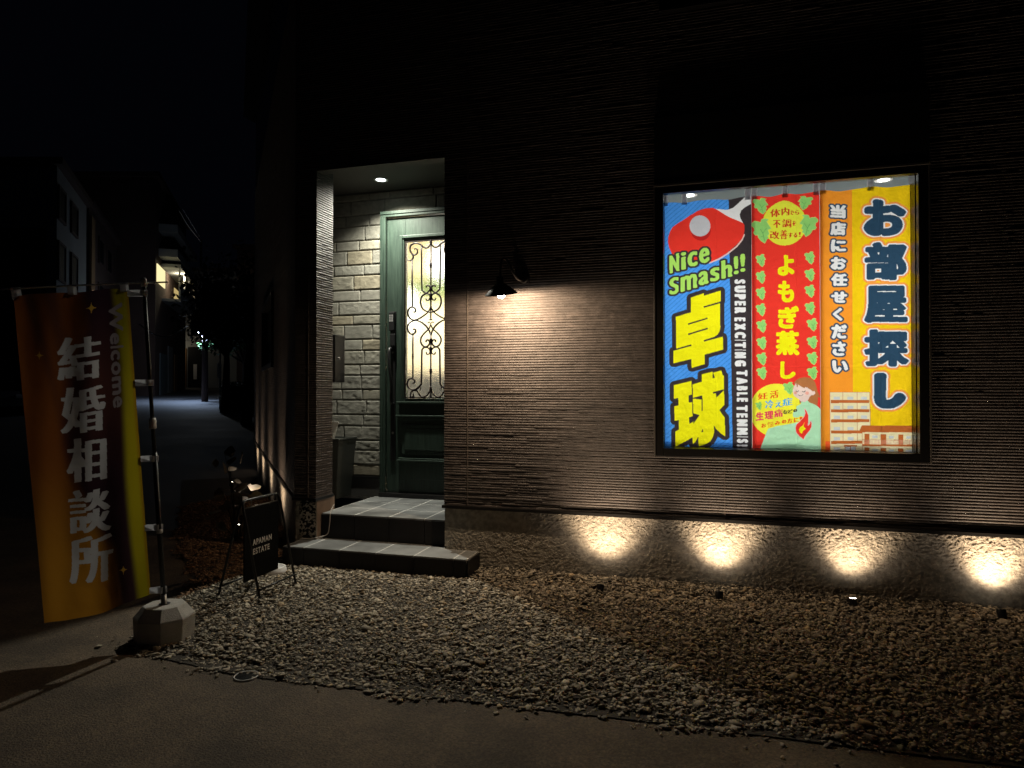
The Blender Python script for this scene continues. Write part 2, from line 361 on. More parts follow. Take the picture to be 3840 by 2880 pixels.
BLUE=[
('s','bluedark'),
('p','ink',[(0.1419,2.8),(0.33,2.8),(0.33,0.9),(0.1655,0.9)],[]),
('p','white',[(0.054,2.6984),(0.1334,2.6903),(0.1728,2.6997),(0.2042,2.7221),(0.2589,2.7672),(0.2939,2.7767),(0.2939,2.7109),(0.2511,2.6896),(0.2277,2.6707),(0.2168,2.6426),(0.2219,2.6175),(0.2394,2.5811),(0.1925,2.5948)],[]),
('l','palepink',[(0.2472,2.4961),(0.2316,2.46),(0.1964,2.4167),(0.1334,2.3686),(0.0739,2.3346),(0.01,2.3109)],0.0049),
('p','red',[(-0.2836,2.4797),(-0.2795,2.5219),(-0.265,2.5592),(-0.2505,2.5837),(-0.2196,2.607),(-0.1356,2.6601),(-0.0666,2.6929),(-0.0141,2.7065),(0.034,2.7062),(0.05,2.6987),(0.0779,2.682),(0.1531,2.6307),(0.2394,2.5811),(0.2472,2.5703),(0.25,2.5413),(0.2453,2.5003),(0.2316,2.4682),(0.2042,2.4369),(0.1334,2.3749),(0.0739,2.3408),(0.022,2.3186),(-0.0868,2.3203),(-0.2093,2.348),(-0.2567,2.3931),(-0.2753,2.4367)],[]),
('p','redshade',[(0.0188,2.5465),(0.0175,2.5319),(0.0135,2.518),(0.0072,2.5055),(-0.0014,2.4946),(-0.0119,2.4859),(-0.0239,2.4797),(-0.0368,2.4762),(-0.0504,2.4756),(-0.0639,2.4779),(-0.077,2.4831),(-0.0891,2.4908),(-0.0996,2.5009),(-0.1083,2.5129),(-0.1148,2.5265),(-0.1188,2.5409),(-0.1201,2.5558),(-0.1188,2.5705),(-0.1148,2.5845),(-0.1083,2.5971),(-0.0996,2.608),(-0.0891,2.6166),(-0.077,2.6228),(-0.0639,2.6261),(-0.0504,2.6266),(-0.0368,2.6242),(-0.0239,2.619),(-0.0119,2.6112),(-0.0014,2.6011),(0.0072,2.5891),(0.0135,2.5756),(0.0175,2.5612)],[]),
('p','ball',[(0.0168,2.5771),(0.0154,2.5625),(0.0112,2.5487),(0.0045,2.5362),(-0.0046,2.5253),(-0.0157,2.5167),(-0.0283,2.5106),(-0.0421,2.5072),(-0.0564,2.5066),(-0.0708,2.509),(-0.0846,2.5142),(-0.0974,2.522),(-0.1086,2.5322),(-0.1178,2.5443),(-0.1247,2.5579),(-0.1289,2.5724),(-0.1303,2.5873),(-0.1289,2.602),(-0.1247,2.6159),(-0.1178,2.6285),(-0.1086,2.6393),(-0.0974,2.6479),(-0.0846,2.654),(-0.0708,2.6573),(-0.0564,2.6577),(-0.0421,2.6552),(-0.0283,2.6499),(-0.0157,2.642),(-0.0046,2.6318),(0.0045,2.6198),(0.0112,2.6063),(0.0154,2.5919)],[]),
('g','lime','N',[(-0.2745,2.375),(-0.2019,2.3942),(-0.272,2.2432)],(0.0078,0.0041),[(0.0139,'ink')]),
('g','lime','i',[(-0.19,2.3943),(-0.156,2.4034),(-0.1888,2.2645)],(0.0065,0.0041),[(0.0139,'ink')]),
('g','lime','c',[(-0.145,2.3888),(-0.0738,2.4078),(-0.1438,2.2778)],(0.0078,0.0041),[(0.0139,'ink')]),
('g','lime','e',[(-0.0637,2.4122),(0.0092,2.4322),(-0.0625,2.3001)],(0.0078,0.0041),[(0.0139,'ink')]),
('g','lime','S',[(-0.2745,2.2072),(-0.2019,2.227),(-0.2745,2.0818)],(0.0078,0.0041),[(0.0139,'ink')]),
('g','lime','m',[(-0.192,2.2139),(-0.0779,2.2442),(-0.192,2.1039)],(0.0065,0.0041),[(0.0139,'ink')]),
('g','lime','a',[(-0.0674,2.2445),(0.0052,2.2652),(-0.0666,2.1429)],(0.0078,0.0041),[(0.0139,'ink')]),
('g','lime','s',[(0.0132,2.2669),(0.0818,2.2871),(0.014,2.1665)],(0.0065,0.0041),[(0.0139,'ink')]),
('g','lime','h',[(0.0898,2.3191),(0.1642,2.3379),(0.0918,2.1867)],(0.0078,0.0041),[(0.0139,'ink')]),
('g','lime','!',[(0.1752,2.3435),(0.2074,2.352),(0.1775,2.2129)],(0.0078,0.0041),[(0.0139,'ink')]),
('g','lime','!',[(0.2199,2.3595),(0.2523,2.368),(0.2215,2.2273)],(0.0078,0.0041),[(0.0139,'ink')]),
('p','yellow',[(-0.1221,2.0624),(-0.0314,2.0916),(-0.0314,2.0736),(0.0858,2.1064),(0.0866,2.0294),(-0.0322,1.9969),(-0.0322,1.9856),(0.081,2.015),(0.0826,1.8422),(0.0779,1.8132),(0.0639,1.7906),(0.042,1.7744),(-0.0302,1.7522),(-0.0302,1.7396),(0.0997,1.7744),(0.1017,1.6816),(-0.027,1.6461),(-0.027,1.577),(-0.1173,1.5498),(-0.1185,1.6159),(-0.2472,1.585),(-0.2472,1.677),(-0.1193,1.7107),(-0.1193,1.7221),(-0.2249,1.6936),(-0.2278,1.9254),(-0.1221,1.955)],[(0.0295,'ink')]),
('p','ink',[(-0.1417,1.8747),(-0.0053,1.9148),(-0.0049,1.9052),(-0.1417,1.8629)],[]),
('p','ink',[(-0.1409,1.8017),(-0.0049,1.8412),(-0.0049,1.8307),(-0.1409,1.7891)],[]),
('p','yellow',[(-0.245,1.4248),(-0.1182,1.4563),(-0.1167,1.3571),(-0.1392,1.3496),(-0.1374,1.2971),(-0.1149,1.3029),(-0.112,1.2),(-0.1356,1.1903),(-0.1348,1.1435),(-0.1073,1.1607),(-0.1066,1.1439),(-0.0626,1.2091),(-0.1059,1.2206),(-0.1084,1.3272),(-0.0497,1.3211),(-0.049,1.2342),(-0.0407,1.2436),(-0.0429,1.3517),(-0.1095,1.3328),(-0.1102,1.4309),(-0.0454,1.4504),(-0.0472,1.5027),(0.0286,1.5226),(0.0289,1.4743),(0.0445,1.4787),(0.0332,1.5151),(0.0881,1.5306),(0.0987,1.4943),(0.105,1.4931),(0.1068,1.3952),(0.0307,1.3748),(0.0314,1.3637),(0.0516,1.3667),(0.0545,1.337),(0.1068,1.3889),(0.1093,1.2836),(0.075,1.2453),(0.0934,1.2151),(0.111,1.1931),(0.1146,1.0565),(0.0828,1.0781),(0.0509,1.1109),(0.036,1.1366),(0.0385,1.0847),(0.0296,1.0511),(0.0118,1.0211),(-0.0132,1.0019),(-0.0698,0.9813),(-0.0716,1.051),(-0.0922,1.0151),(-0.1095,0.9968),(-0.112,1.0465),(-0.2333,0.9744),(-0.2347,1.0856),(-0.2076,1.1011),(-0.2091,1.1707),(-0.2377,1.1647),(-0.2421,1.2702),(-0.212,1.2779),(-0.2127,1.3325),(-0.2424,1.3249)],[(0.0298,'ink')]),
('p','ink',[(-0.0526,1.0831),(-0.0389,1.1132),(-0.0375,1.0871)],[]),
('w','white','SUPER',[(0.2543,2.1797),(0.2566,1.9323),(0.1799,2.1831)],(0.0049,0.0098),[]),
('w','white','EXCITING',[(0.2543,1.9077),(0.2566,1.5553),(0.1799,1.91)],(0.0049,0.0098),[]),
('w','white','TABLE',[(0.2654,1.5317),(0.2674,1.3047),(0.1924,1.5323)],(0.0044,0.0087),[]),
('w','white','TENNIS',[(0.2654,1.282),(0.2674,1.0111),(0.1924,1.2815)],(0.0044,0.0087),[]),
('w','white','!!',[(0.2654,1.0026),(0.2674,0.966),(0.1924,1.001)],(0.0044,0.0087),[])]
RED=[
('p','lemon',[(0.6585,2.5525),(0.6558,2.5226),(0.6477,2.4942),(0.6347,2.4684),(0.6171,2.4461),(0.5957,2.4282),(0.5711,2.4154),(0.5444,2.4083),(0.5165,2.407),(0.4885,2.4117),(0.4615,2.4222),(0.4365,2.4382),(0.4146,2.459),(0.3965,2.4839),(0.3831,2.5118),(0.3748,2.5418),(0.372,2.5726),(0.3748,2.603),(0.3831,2.6318),(0.3965,2.6579),(0.4146,2.6802),(0.4365,2.698),(0.4615,2.7105),(0.4885,2.7172),(0.5165,2.718),(0.5444,2.7128),(0.5711,2.7018),(0.5957,2.6856),(0.6171,2.6647),(0.6347,2.64),(0.6477,2.6123),(0.6558,2.5828)],[]),
('p','leafgreen',[(0.3061,2.7357),(0.3206,2.7448),(0.3464,2.7393),(0.3544,2.7353),(0.3592,2.752),(0.3752,2.7541),(0.396,2.75),(0.3848,2.7414),(0.3928,2.7288),(0.4088,2.7054),(0.3912,2.7),(0.3992,2.6789),(0.3896,2.6712),(0.396,2.6588),(0.3864,2.6561),(0.3752,2.6371),(0.356,2.6498),(0.3512,2.6546),(0.3415,2.6663),(0.3399,2.6784),(0.3238,2.6796),(0.3158,2.6905),(0.3222,2.7019),(0.319,2.7142),(0.3061,2.7237)],[(0.0022,'leafedge')]),
('l','vein',[(0.3528,2.7047),(0.3656,2.6849),(0.3752,2.6467)],0.0015),
('l','vein',[(0.3656,2.6849),(0.3848,2.7073)],0.0013),
('l','vein',[(0.3688,2.671),(0.356,2.6686)],0.0013),
('p','leafgreen',[(0.6986,2.7242),(0.6856,2.734),(0.6624,2.7329),(0.6552,2.7306),(0.6508,2.7456),(0.6363,2.7497),(0.6174,2.7492),(0.6276,2.7402),(0.6203,2.7305),(0.6057,2.7125),(0.6217,2.7054),(0.6145,2.6883),(0.6232,2.6803),(0.6174,2.6705),(0.6261,2.6669),(0.6363,2.649),(0.6537,2.6574),(0.6581,2.6609),(0.6668,2.6696),(0.6682,2.6797),(0.6827,2.6786),(0.6899,2.6868),(0.6842,2.6975),(0.6871,2.7075),(0.6986,2.7139)],[(0.002,'leafedge')]),
('l','vein',[(0.6566,2.7041),(0.645,2.6889),(0.6363,2.6573)],0.0014),
('l','vein',[(0.645,2.6889),(0.6276,2.7108)],0.0012),
('l','vein',[(0.6421,2.6774),(0.6537,2.6735)],0.0012),
('p','leafgreen',[(0.2987,2.5755),(0.3168,2.5896),(0.349,2.5822),(0.359,2.5764),(0.365,2.6014),(0.3851,2.6051),(0.411,2.5997),(0.397,2.5864),(0.407,2.5679),(0.4269,2.5336),(0.405,2.5249),(0.415,2.4938),(0.403,2.4819),(0.411,2.4636),(0.399,2.4593),(0.3851,2.4306),(0.361,2.4489),(0.355,2.4559),(0.343,2.473),(0.341,2.491),(0.3209,2.4923),(0.3108,2.5083),(0.3189,2.5256),(0.3148,2.5438),(0.2987,2.5576)],[(0.0027,'leafedge')]),
('l','vein',[(0.357,2.5307),(0.3731,2.5016),(0.3851,2.4449)],0.0019),
('l','vein',[(0.3731,2.5016),(0.397,2.5356)],0.0016),
('l','vein',[(0.3771,2.481),(0.361,2.4769)],0.0016),
('p','leafgreen',[(0.7324,2.5755),(0.7161,2.5901),(0.687,2.5877),(0.6779,2.5839),(0.6724,2.6067),(0.6541,2.6125),(0.6303,2.6111),(0.6432,2.5976),(0.634,2.5826),(0.6157,2.5548),(0.6358,2.5444),(0.6267,2.5181),(0.6377,2.5062),(0.6303,2.491),(0.6413,2.4857),(0.6541,2.4589),(0.6761,2.4723),(0.6815,2.4777),(0.6925,2.4913),(0.6943,2.5068),(0.7125,2.5056),(0.7215,2.5183),(0.7143,2.5345),(0.7179,2.5498),(0.7324,2.5599)],[(0.0026,'leafedge')]),
('l','vein',[(0.6797,2.5436),(0.6651,2.52),(0.6541,2.4715)],0.0018),
('l','vein',[(0.6651,2.52),(0.6432,2.5528)],0.0015),
('l','vein',[(0.6615,2.5023),(0.6761,2.4969)],0.0015),
('g','brick','体',[(0.4237,2.6743),(0.4897,2.6693),(0.4237,2.6152)],(0.0024,0.0017),[]),
('g','brick','内',[(0.4966,2.6749),(0.5482,2.6709),(0.4966,2.6167)],(0.0024,0.0017),[]),
('g','brick','か',[(0.5551,2.6518),(0.5832,2.6497),(0.5551,2.6191)],(0.0024,0.0017),[]),
('g','brick','ら',[(0.5864,2.6528),(0.6125,2.6508),(0.5864,2.6192)],(0.0024,0.0017),[]),
('g','brick','不',[(0.4415,2.5935),(0.4912,2.59),(0.4415,2.5365)],(0.0024,0.0017),[]),
('g','brick','調',[(0.5013,2.5933),(0.562,2.5889),(0.5013,2.5341)],(0.0024,0.0017),[]),
('g','brick','を',[(0.5676,2.5784),(0.5917,2.5767),(0.5676,2.5397)],(0.0024,0.0017),[]),
('g','brick','改',[(0.4199,2.5169),(0.4833,2.5126),(0.4199,2.4581)],(0.0024,0.0017),[]),
('g','brick','善',[(0.4881,2.5198),(0.5356,2.5166),(0.4881,2.4527)],(0.0024,0.0017),[]),
('g','brick','す',[(0.54,2.496),(0.5689,2.4941),(0.54,2.4606)],(0.0024,0.0017),[]),
('g','brick','る',[(0.5751,2.4944),(0.5988,2.4928),(0.5751,2.4583)],(0.0024,0.0017),[]),
('g','brick','！',[(0.6104,2.4964),(0.6206,2.4957),(0.6104,2.4594)],(0.0024,0.0017),[]),
('p','leafgreen',[(0.3265,2.3358),(0.3355,2.3429),(0.3514,2.3395),(0.3564,2.3366),(0.3594,2.3493),(0.3693,2.3513),(0.3823,2.3487),(0.3753,2.342),(0.3803,2.3328),(0.3902,2.3156),(0.3793,2.3111),(0.3843,2.2955),(0.3783,2.2894),(0.3823,2.2803),(0.3763,2.278),(0.3693,2.2636),(0.3574,2.2726),(0.3544,2.2761),(0.3484,2.2846),(0.3474,2.2936),(0.3375,2.2942),(0.3325,2.3021),(0.3365,2.3109),(0.3345,2.32),(0.3265,2.3268)],[(0.0027,'leafedge')]),
('l','vein',[(0.3554,2.3137),(0.3634,2.2992),(0.3693,2.2707)],0.0009),
('l','vein',[(0.3634,2.2992),(0.3753,2.3164)],0.0008),
('l','vein',[(0.3654,2.2888),(0.3574,2.2867)],0.0008),
('p','leafgreen',[(0.6463,2.3363),(0.6555,2.3434),(0.6719,2.34),(0.677,2.3371),(0.6801,2.3496),(0.6903,2.3516),(0.7036,2.349),(0.6964,2.3423),(0.7015,2.3332),(0.7117,2.3162),(0.7005,2.3117),(0.7056,2.2963),(0.6995,2.2903),(0.7036,2.2812),(0.6975,2.279),(0.6903,2.2647),(0.678,2.2737),(0.675,2.2771),(0.6688,2.2856),(0.6678,2.2945),(0.6576,2.2951),(0.6524,2.303),(0.6565,2.3116),(0.6545,2.3206),(0.6463,2.3275)],[(0.0027,'leafedge')]),
('l','vein',[(0.676,2.3144),(0.6842,2.3),(0.6903,2.2718)],0.001),
('l','vein',[(0.6842,2.3),(0.6964,2.317)],0.0009),
('l','vein',[(0.6862,2.2897),(0.678,2.2876)],0.0009),
('p','leafgreen',[(0.3265,2.2162),(0.3355,2.2234),(0.3514,2.2201),(0.3564,2.2173),(0.3594,2.2299),(0.3693,2.232),(0.3823,2.2295),(0.3753,2.2227),(0.3803,2.2135),(0.3902,2.1964),(0.3793,2.1919),(0.3843,2.1763),(0.3783,2.1702),(0.3823,2.1611),(0.3763,2.1588),(0.3693,2.1443),(0.3574,2.1533),(0.3544,2.1567),(0.3484,2.1652),(0.3474,2.1742),(0.3375,2.1747),(0.3325,2.1826),(0.3365,2.1913),(0.3345,2.2004),(0.3265,2.2072)],[(0.0027,'leafedge')]),
('l','vein',[(0.3554,2.1943),(0.3634,2.1798),(0.3693,2.1514)],0.0009),
('l','vein',[(0.3634,2.1798),(0.3753,2.1972)],0.0008),
('l','vein',[(0.3654,2.1695),(0.3574,2.1673)],0.0008),
('p','leafgreen',[(0.6463,2.2163),(0.6555,2.2235),(0.6719,2.2201),(0.677,2.2173),(0.6801,2.2298),(0.6903,2.2319),(0.7036,2.2294),(0.6964,2.2227),(0.7015,2.2136),(0.7117,2.1966),(0.7005,2.1921),(0.7056,2.1767),(0.6995,2.1706),(0.7036,2.1616),(0.6975,2.1593),(0.6903,2.145),(0.678,2.1539),(0.675,2.1573),(0.6688,2.1657),(0.6678,2.1747),(0.6576,2.1751),(0.6524,2.183),(0.6565,2.1917),(0.6545,2.2007),(0.6463,2.2074)],[(0.0027,'leafedge')]),
('l','vein',[(0.676,2.1946),(0.6842,2.1802),(0.6903,2.1521)],0.001),
('l','vein',[(0.6842,2.1802),(0.6964,2.1974)],0.0009),
('l','vein',[(0.6862,2.17),(0.678,2.1678)],0.0009),
('p','leafgreen',[(0.3265,2.1002),(0.3355,2.1075),(0.3514,2.1042),(0.3564,2.1015),(0.3594,2.1141),(0.3693,2.1163),(0.3823,2.1139),(0.3753,2.1071),(0.3803,2.0979),(0.3902,2.0809),(0.3793,2.0762),(0.3843,2.0607),(0.3783,2.0546),(0.3823,2.0455),(0.3763,2.0431),(0.3693,2.0286),(0.3574,2.0375),(0.3544,2.0409),(0.3484,2.0494),(0.3474,2.0583),(0.3375,2.0587),(0.3325,2.0666),(0.3365,2.0754),(0.3345,2.0845),(0.3265,2.0912)],[(0.0027,'leafedge')]),
('l','vein',[(0.3554,2.0785),(0.3634,2.0641),(0.3693,2.0358)],0.0009),
('l','vein',[(0.3634,2.0641),(0.3753,2.0815)],0.0008),
('l','vein',[(0.3654,2.0538),(0.3574,2.0516)],0.0008),
('p','leafgreen',[(0.6463,2.1034),(0.6555,2.1106),(0.6719,2.1074),(0.677,2.1046),(0.6801,2.1172),(0.6903,2.1193),(0.7036,2.1169),(0.6964,2.1101),(0.7015,2.101),(0.7117,2.0841),(0.7005,2.0796),(0.7056,2.0642),(0.6995,2.0581),(0.7036,2.0491),(0.6975,2.0468),(0.6903,2.0324),(0.678,2.0412),(0.675,2.0446),(0.6688,2.053),(0.6678,2.0619),(0.6576,2.0623),(0.6524,2.0701),(0.6565,2.0789),(0.6545,2.0878),(0.6463,2.0945)],[(0.0027,'leafedge')]),
('l','vein',[(0.676,2.0819),(0.6842,2.0676),(0.6903,2.0394)],0.001),
('l','vein',[(0.6842,2.0676),(0.6964,2.0848)],0.0009),
('l','vein',[(0.6862,2.0573),(0.678,2.0551)],0.0009),
('p','leafgreen',[(0.3265,1.9851),(0.3355,1.9925),(0.3514,1.9893),(0.3564,1.9866),(0.3594,1.9993),(0.3693,2.0015),(0.3823,1.9992),(0.3753,1.9923),(0.3803,1.9832),(0.3902,1.9663),(0.3793,1.9615),(0.3843,1.946),(0.3783,1.9398),(0.3823,1.9308),(0.3763,1.9284),(0.3693,1.9138),(0.3574,1.9226),(0.3544,1.926),(0.3484,1.9344),(0.3474,1.9434),(0.3375,1.9437),(0.3325,1.9516),(0.3365,1.9604),(0.3345,1.9695),(0.3265,1.9761)],[(0.0027,'leafedge')]),
('l','vein',[(0.3554,1.9636),(0.3634,1.9493),(0.3693,1.921)],0.0009),
('l','vein',[(0.3634,1.9493),(0.3753,1.9668)],0.0008),
('l','vein',[(0.3654,1.939),(0.3574,1.9367)],0.0008),
('p','leafgreen',[(0.6463,1.9834),(0.6555,1.9907),(0.6719,1.9875),(0.677,1.9848),(0.6801,1.9974),(0.6903,1.9995),(0.7036,1.9973),(0.6964,1.9905),(0.7015,1.9814),(0.7117,1.9646),(0.7005,1.9599),(0.7056,1.9446),(0.6995,1.9384),(0.7036,1.9294),(0.6975,1.9271),(0.6903,1.9127),(0.678,1.9214),(0.675,1.9248),(0.6688,1.9331),(0.6678,1.942),(0.6576,1.9424),(0.6524,1.9502),(0.6565,1.9589),(0.6545,1.9679),(0.6463,1.9745)],[(0.0027,'leafedge')]),
('l','vein',[(0.676,1.962),(0.6842,1.9478),(0.6903,1.9197)],0.001),
('l','vein',[(0.6842,1.9478),(0.6964,1.9651)],0.0009),
('l','vein',[(0.6862,1.9376),(0.678,1.9354)],0.0009),
('p','leafgreen',[(0.3299,1.8674),(0.3392,1.8749),(0.3558,1.8718),(0.361,1.8691),(0.3641,1.8818),(0.3745,1.8841),(0.3879,1.8819),(0.3807,1.8749),(0.3858,1.8659),(0.3961,1.849),(0.3848,1.8442),(0.3899,1.8287),(0.3838,1.8225),(0.3879,1.8135),(0.3817,1.8111),(0.3745,1.7964),(0.362,1.8052),(0.3589,1.8086),(0.3527,1.8169),(0.3517,1.8259),(0.3413,1.8262),(0.3361,1.834),(0.3403,1.8428),(0.3382,1.8518),(0.3299,1.8585)],[(0.0027,'leafedge')]),
('l','vein',[(0.36,1.8461),(0.3682,1.8318),(0.3745,1.8036)],0.001),
('l','vein',[(0.3682,1.8318),(0.3807,1.8494)],0.0008),
('l','vein',[(0.3703,1.8216),(0.362,1.8192)],0.0008),
('p','leafgreen',[(0.6586,1.8695),(0.6682,1.8768),(0.6851,1.8738),(0.6904,1.8711),(0.6936,1.8837),(0.7042,1.8859),(0.7179,1.8837),(0.7105,1.8768),(0.7158,1.8678),(0.7264,1.8511),(0.7148,1.8463),(0.7201,1.831),(0.7137,1.8249),(0.7179,1.8159),(0.7116,1.8135),(0.7042,1.799),(0.6915,1.8077),(0.6883,1.8111),(0.682,1.8194),(0.6809,1.8283),(0.6703,1.8285),(0.665,1.8363),(0.6692,1.8451),(0.6671,1.854),(0.6586,1.8606)],[(0.0027,'leafedge')]),
('l','vein',[(0.6894,1.8483),(0.6978,1.8341),(0.7042,1.8061)],0.001),
('l','vein',[(0.6978,1.8341),(0.7105,1.8515)],0.0009),
('l','vein',[(0.7,1.824),(0.6915,1.8217)],0.0009),
('p','leafgreen',[(0.3299,1.747),(0.3392,1.7544),(0.3558,1.7515),(0.361,1.7489),(0.3641,1.7616),(0.3745,1.7639),(0.3879,1.7618),(0.3807,1.7548),(0.3858,1.7458),(0.3961,1.729),(0.3848,1.7241),(0.3899,1.7087),(0.3838,1.7024),(0.3879,1.6934),(0.3817,1.6909),(0.3745,1.6763),(0.362,1.6849),(0.3589,1.6883),(0.3527,1.6966),(0.3517,1.7056),(0.3413,1.7058),(0.3361,1.7135),(0.3403,1.7224),(0.3382,1.7314),(0.3299,1.738)],[(0.0027,'leafedge')]),
('l','vein',[(0.36,1.7259),(0.3682,1.7116),(0.3745,1.6834)],0.001),
('l','vein',[(0.3682,1.7116),(0.3807,1.7293)],0.0008),
('l','vein',[(0.3703,1.7014),(0.362,1.699)],0.0008),
('p','leafgreen',[(0.6586,1.7451),(0.6682,1.7525),(0.6851,1.7496),(0.6904,1.7469),(0.6936,1.7595),(0.7042,1.7618),(0.7179,1.7597),(0.7105,1.7528),(0.7158,1.7439),(0.7264,1.7272),(0.7148,1.7224),(0.7201,1.7071),(0.7137,1.7009),(0.7179,1.692),(0.7116,1.6896),(0.7042,1.675),(0.6915,1.6836),(0.6883,1.6869),(0.682,1.6952),(0.6809,1.7041),(0.6703,1.7043),(0.665,1.712),(0.6692,1.7208),(0.6671,1.7297),(0.6586,1.7362)],[(0.0027,'leafedge')]),
('l','vein',[(0.6894,1.7242),(0.6978,1.7101),(0.7042,1.6821)],0.001),
('l','vein',[(0.6978,1.7101),(0.7105,1.7275)],0.0009),
('l','vein',[(0.7,1.6999),(0.6915,1.6975)],0.0009),
('p','leafgreen',[(0.3299,1.6355),(0.3392,1.6431),(0.3558,1.6403),(0.361,1.6376),(0.3641,1.6504),(0.3745,1.6528),(0.3879,1.6508),(0.3807,1.6437),(0.3858,1.6347),(0.3961,1.618),(0.3848,1.613),(0.3899,1.5976),(0.3838,1.5913),(0.3879,1.5823),(0.3817,1.5799),(0.3745,1.5651),(0.362,1.5737),(0.3589,1.577),(0.3527,1.5853),(0.3517,1.5943),(0.3413,1.5944),(0.3361,1.6021),(0.3403,1.6111),(0.3382,1.62),(0.3299,1.6266)],[(0.0027,'leafedge')]),
('l','vein',[(0.36,1.6146),(0.3682,1.6005),(0.3745,1.5723)],0.001),
('l','vein',[(0.3682,1.6005),(0.3807,1.6182)],0.0008),
('l','vein',[(0.3703,1.5902),(0.362,1.5877)],0.0008),
('p','leafgreen',[(0.6586,1.6341),(0.6682,1.6415),(0.6851,1.6387),(0.6904,1.6361),(0.6936,1.6487),(0.7042,1.6511),(0.7179,1.6491),(0.7105,1.6421),(0.7158,1.6332),(0.7264,1.6166),(0.7148,1.6117),(0.7201,1.5965),(0.7137,1.5902),(0.7179,1.5813),(0.7116,1.5789),(0.7042,1.5643),(0.6915,1.5728),(0.6883,1.5761),(0.682,1.5843),(0.6809,1.5932),(0.6703,1.5933),(0.665,1.601),(0.6692,1.6098),(0.6671,1.6187),(0.6586,1.6252)],[(0.0027,'leafedge')]),
('l','vein',[(0.6894,1.6133),(0.6978,1.5993),(0.7042,1.5714)],0.001),
('l','vein',[(0.6978,1.5993),(0.7105,1.6168)],0.0009),
('l','vein',[(0.7,1.5891),(0.6915,1.5867)],0.0009),
('p','leafgreen',[(0.3299,1.5341),(0.3392,1.5417),(0.3558,1.539),(0.361,1.5364),(0.3641,1.5491),(0.3745,1.5516),(0.3879,1.5496),(0.3807,1.5426),(0.3858,1.5336),(0.3961,1.5169),(0.3848,1.5119),(0.3899,1.4965),(0.3838,1.4902),(0.3879,1.4812),(0.3817,1.4787),(0.3745,1.4639),(0.362,1.4724),(0.3589,1.4758),(0.3527,1.484),(0.3517,1.4929),(0.3413,1.493),(0.3361,1.5007),(0.3403,1.5097),(0.3382,1.5186),(0.3299,1.5251)],[(0.0027,'leafedge')]),
('l','vein',[(0.36,1.5133),(0.3682,1.4992),(0.3745,1.4711)],0.001),
('l','vein',[(0.3682,1.4992),(0.3807,1.517)],0.0008),
('l','vein',[(0.3703,1.489),(0.362,1.4865)],0.0008),
('p','leafgreen',[(0.6586,1.5319),(0.6682,1.5394),(0.6851,1.5367),(0.6904,1.5341),(0.6936,1.5468),(0.7042,1.5492),(0.7179,1.5473),(0.7105,1.5403),(0.7158,1.5314),(0.7264,1.5149),(0.7148,1.5099),(0.7201,1.4947),(0.7137,1.4884),(0.7179,1.4795),(0.7116,1.477),(0.7042,1.4624),(0.6915,1.4708),(0.6883,1.4741),(0.682,1.4823),(0.6809,1.4911),(0.6703,1.4912),(0.665,1.4988),(0.6692,1.5077),(0.6671,1.5166),(0.6586,1.523)],[(0.0027,'leafedge')]),
('l','vein',[(0.6894,1.5113),(0.6978,1.4974),(0.7042,1.4695)],0.001),
('l','vein',[(0.6978,1.4974),(0.7105,1.515)],0.0009),
('l','vein',[(0.7,1.4872),(0.6915,1.4847)],0.0009),
('g','yellow','よ',[(0.4703,2.3437),(0.5803,2.3374),(0.4703,2.1964)],(0.0081,0.0081),[]),
('g','yellow','も',[(0.472,2.1621),(0.5778,2.1573),(0.472,2.0076)],(0.0081,0.0081),[]),
('g','yellow','ぎ',[(0.4703,1.9828),(0.6092,1.9778),(0.4703,1.8228)],(0.0081,0.0081),[]),
('g','yellow','蒸',[(0.4552,1.8088),(0.61,1.805),(0.4552,1.6344)],(0.0081,0.0081),[]),
('g','yellow','し',[(0.4845,1.5927),(0.5853,1.5914),(0.4845,1.467)],(0.0081,0.0081),[]),
('p','lemon2',[(0.6331,1.2478),(0.6298,1.2114),(0.62,1.1763),(0.604,1.1438),(0.5825,1.1151),(0.5561,1.0914),(0.526,1.0735),(0.4932,1.0622),(0.4589,1.0579),(0.4244,1.0609),(0.3912,1.071),(0.3605,1.088),(0.3334,1.1111),(0.3112,1.1396),(0.2946,1.1722),(0.2844,1.2078),(0.2809,1.2449),(0.2844,1.2821),(0.2946,1.3179),(0.3112,1.3508),(0.3334,1.3796),(0.3605,1.4032),(0.3912,1.4207),(0.4244,1.4313),(0.4589,1.4349),(0.4932,1.4311),(0.526,1.4204),(0.5561,1.403),(0.5825,1.3797),(0.604,1.3514),(0.62,1.3192),(0.6298,1.2842)],[]),
('p','leafgreen',[(0.5037,1.4282),(0.5138,1.4359),(0.5318,1.4333),(0.5374,1.4307),(0.5408,1.4435),(0.552,1.4461),(0.5666,1.4442),(0.5588,1.4371),(0.5644,1.4281),(0.5756,1.4114),(0.5633,1.4063),(0.5689,1.3909),(0.5621,1.3845),(0.5666,1.3755),(0.5599,1.373),(0.552,1.3581),(0.5386,1.3665),(0.5352,1.3699),(0.5285,1.3781),(0.5273,1.3871),(0.5161,1.3871),(0.5104,1.3948),(0.5149,1.4038),(0.5127,1.4128),(0.5037,1.4192)],[(0.0016,'leafedge')]),
('l','vein',[(0.5363,1.4076),(0.5453,1.3935),(0.552,1.3653)],0.0011),
('l','vein',[(0.5453,1.3935),(0.5588,1.4114)],0.0009),
('l','vein',[(0.5476,1.3832),(0.5386,1.3807)],0.0009),
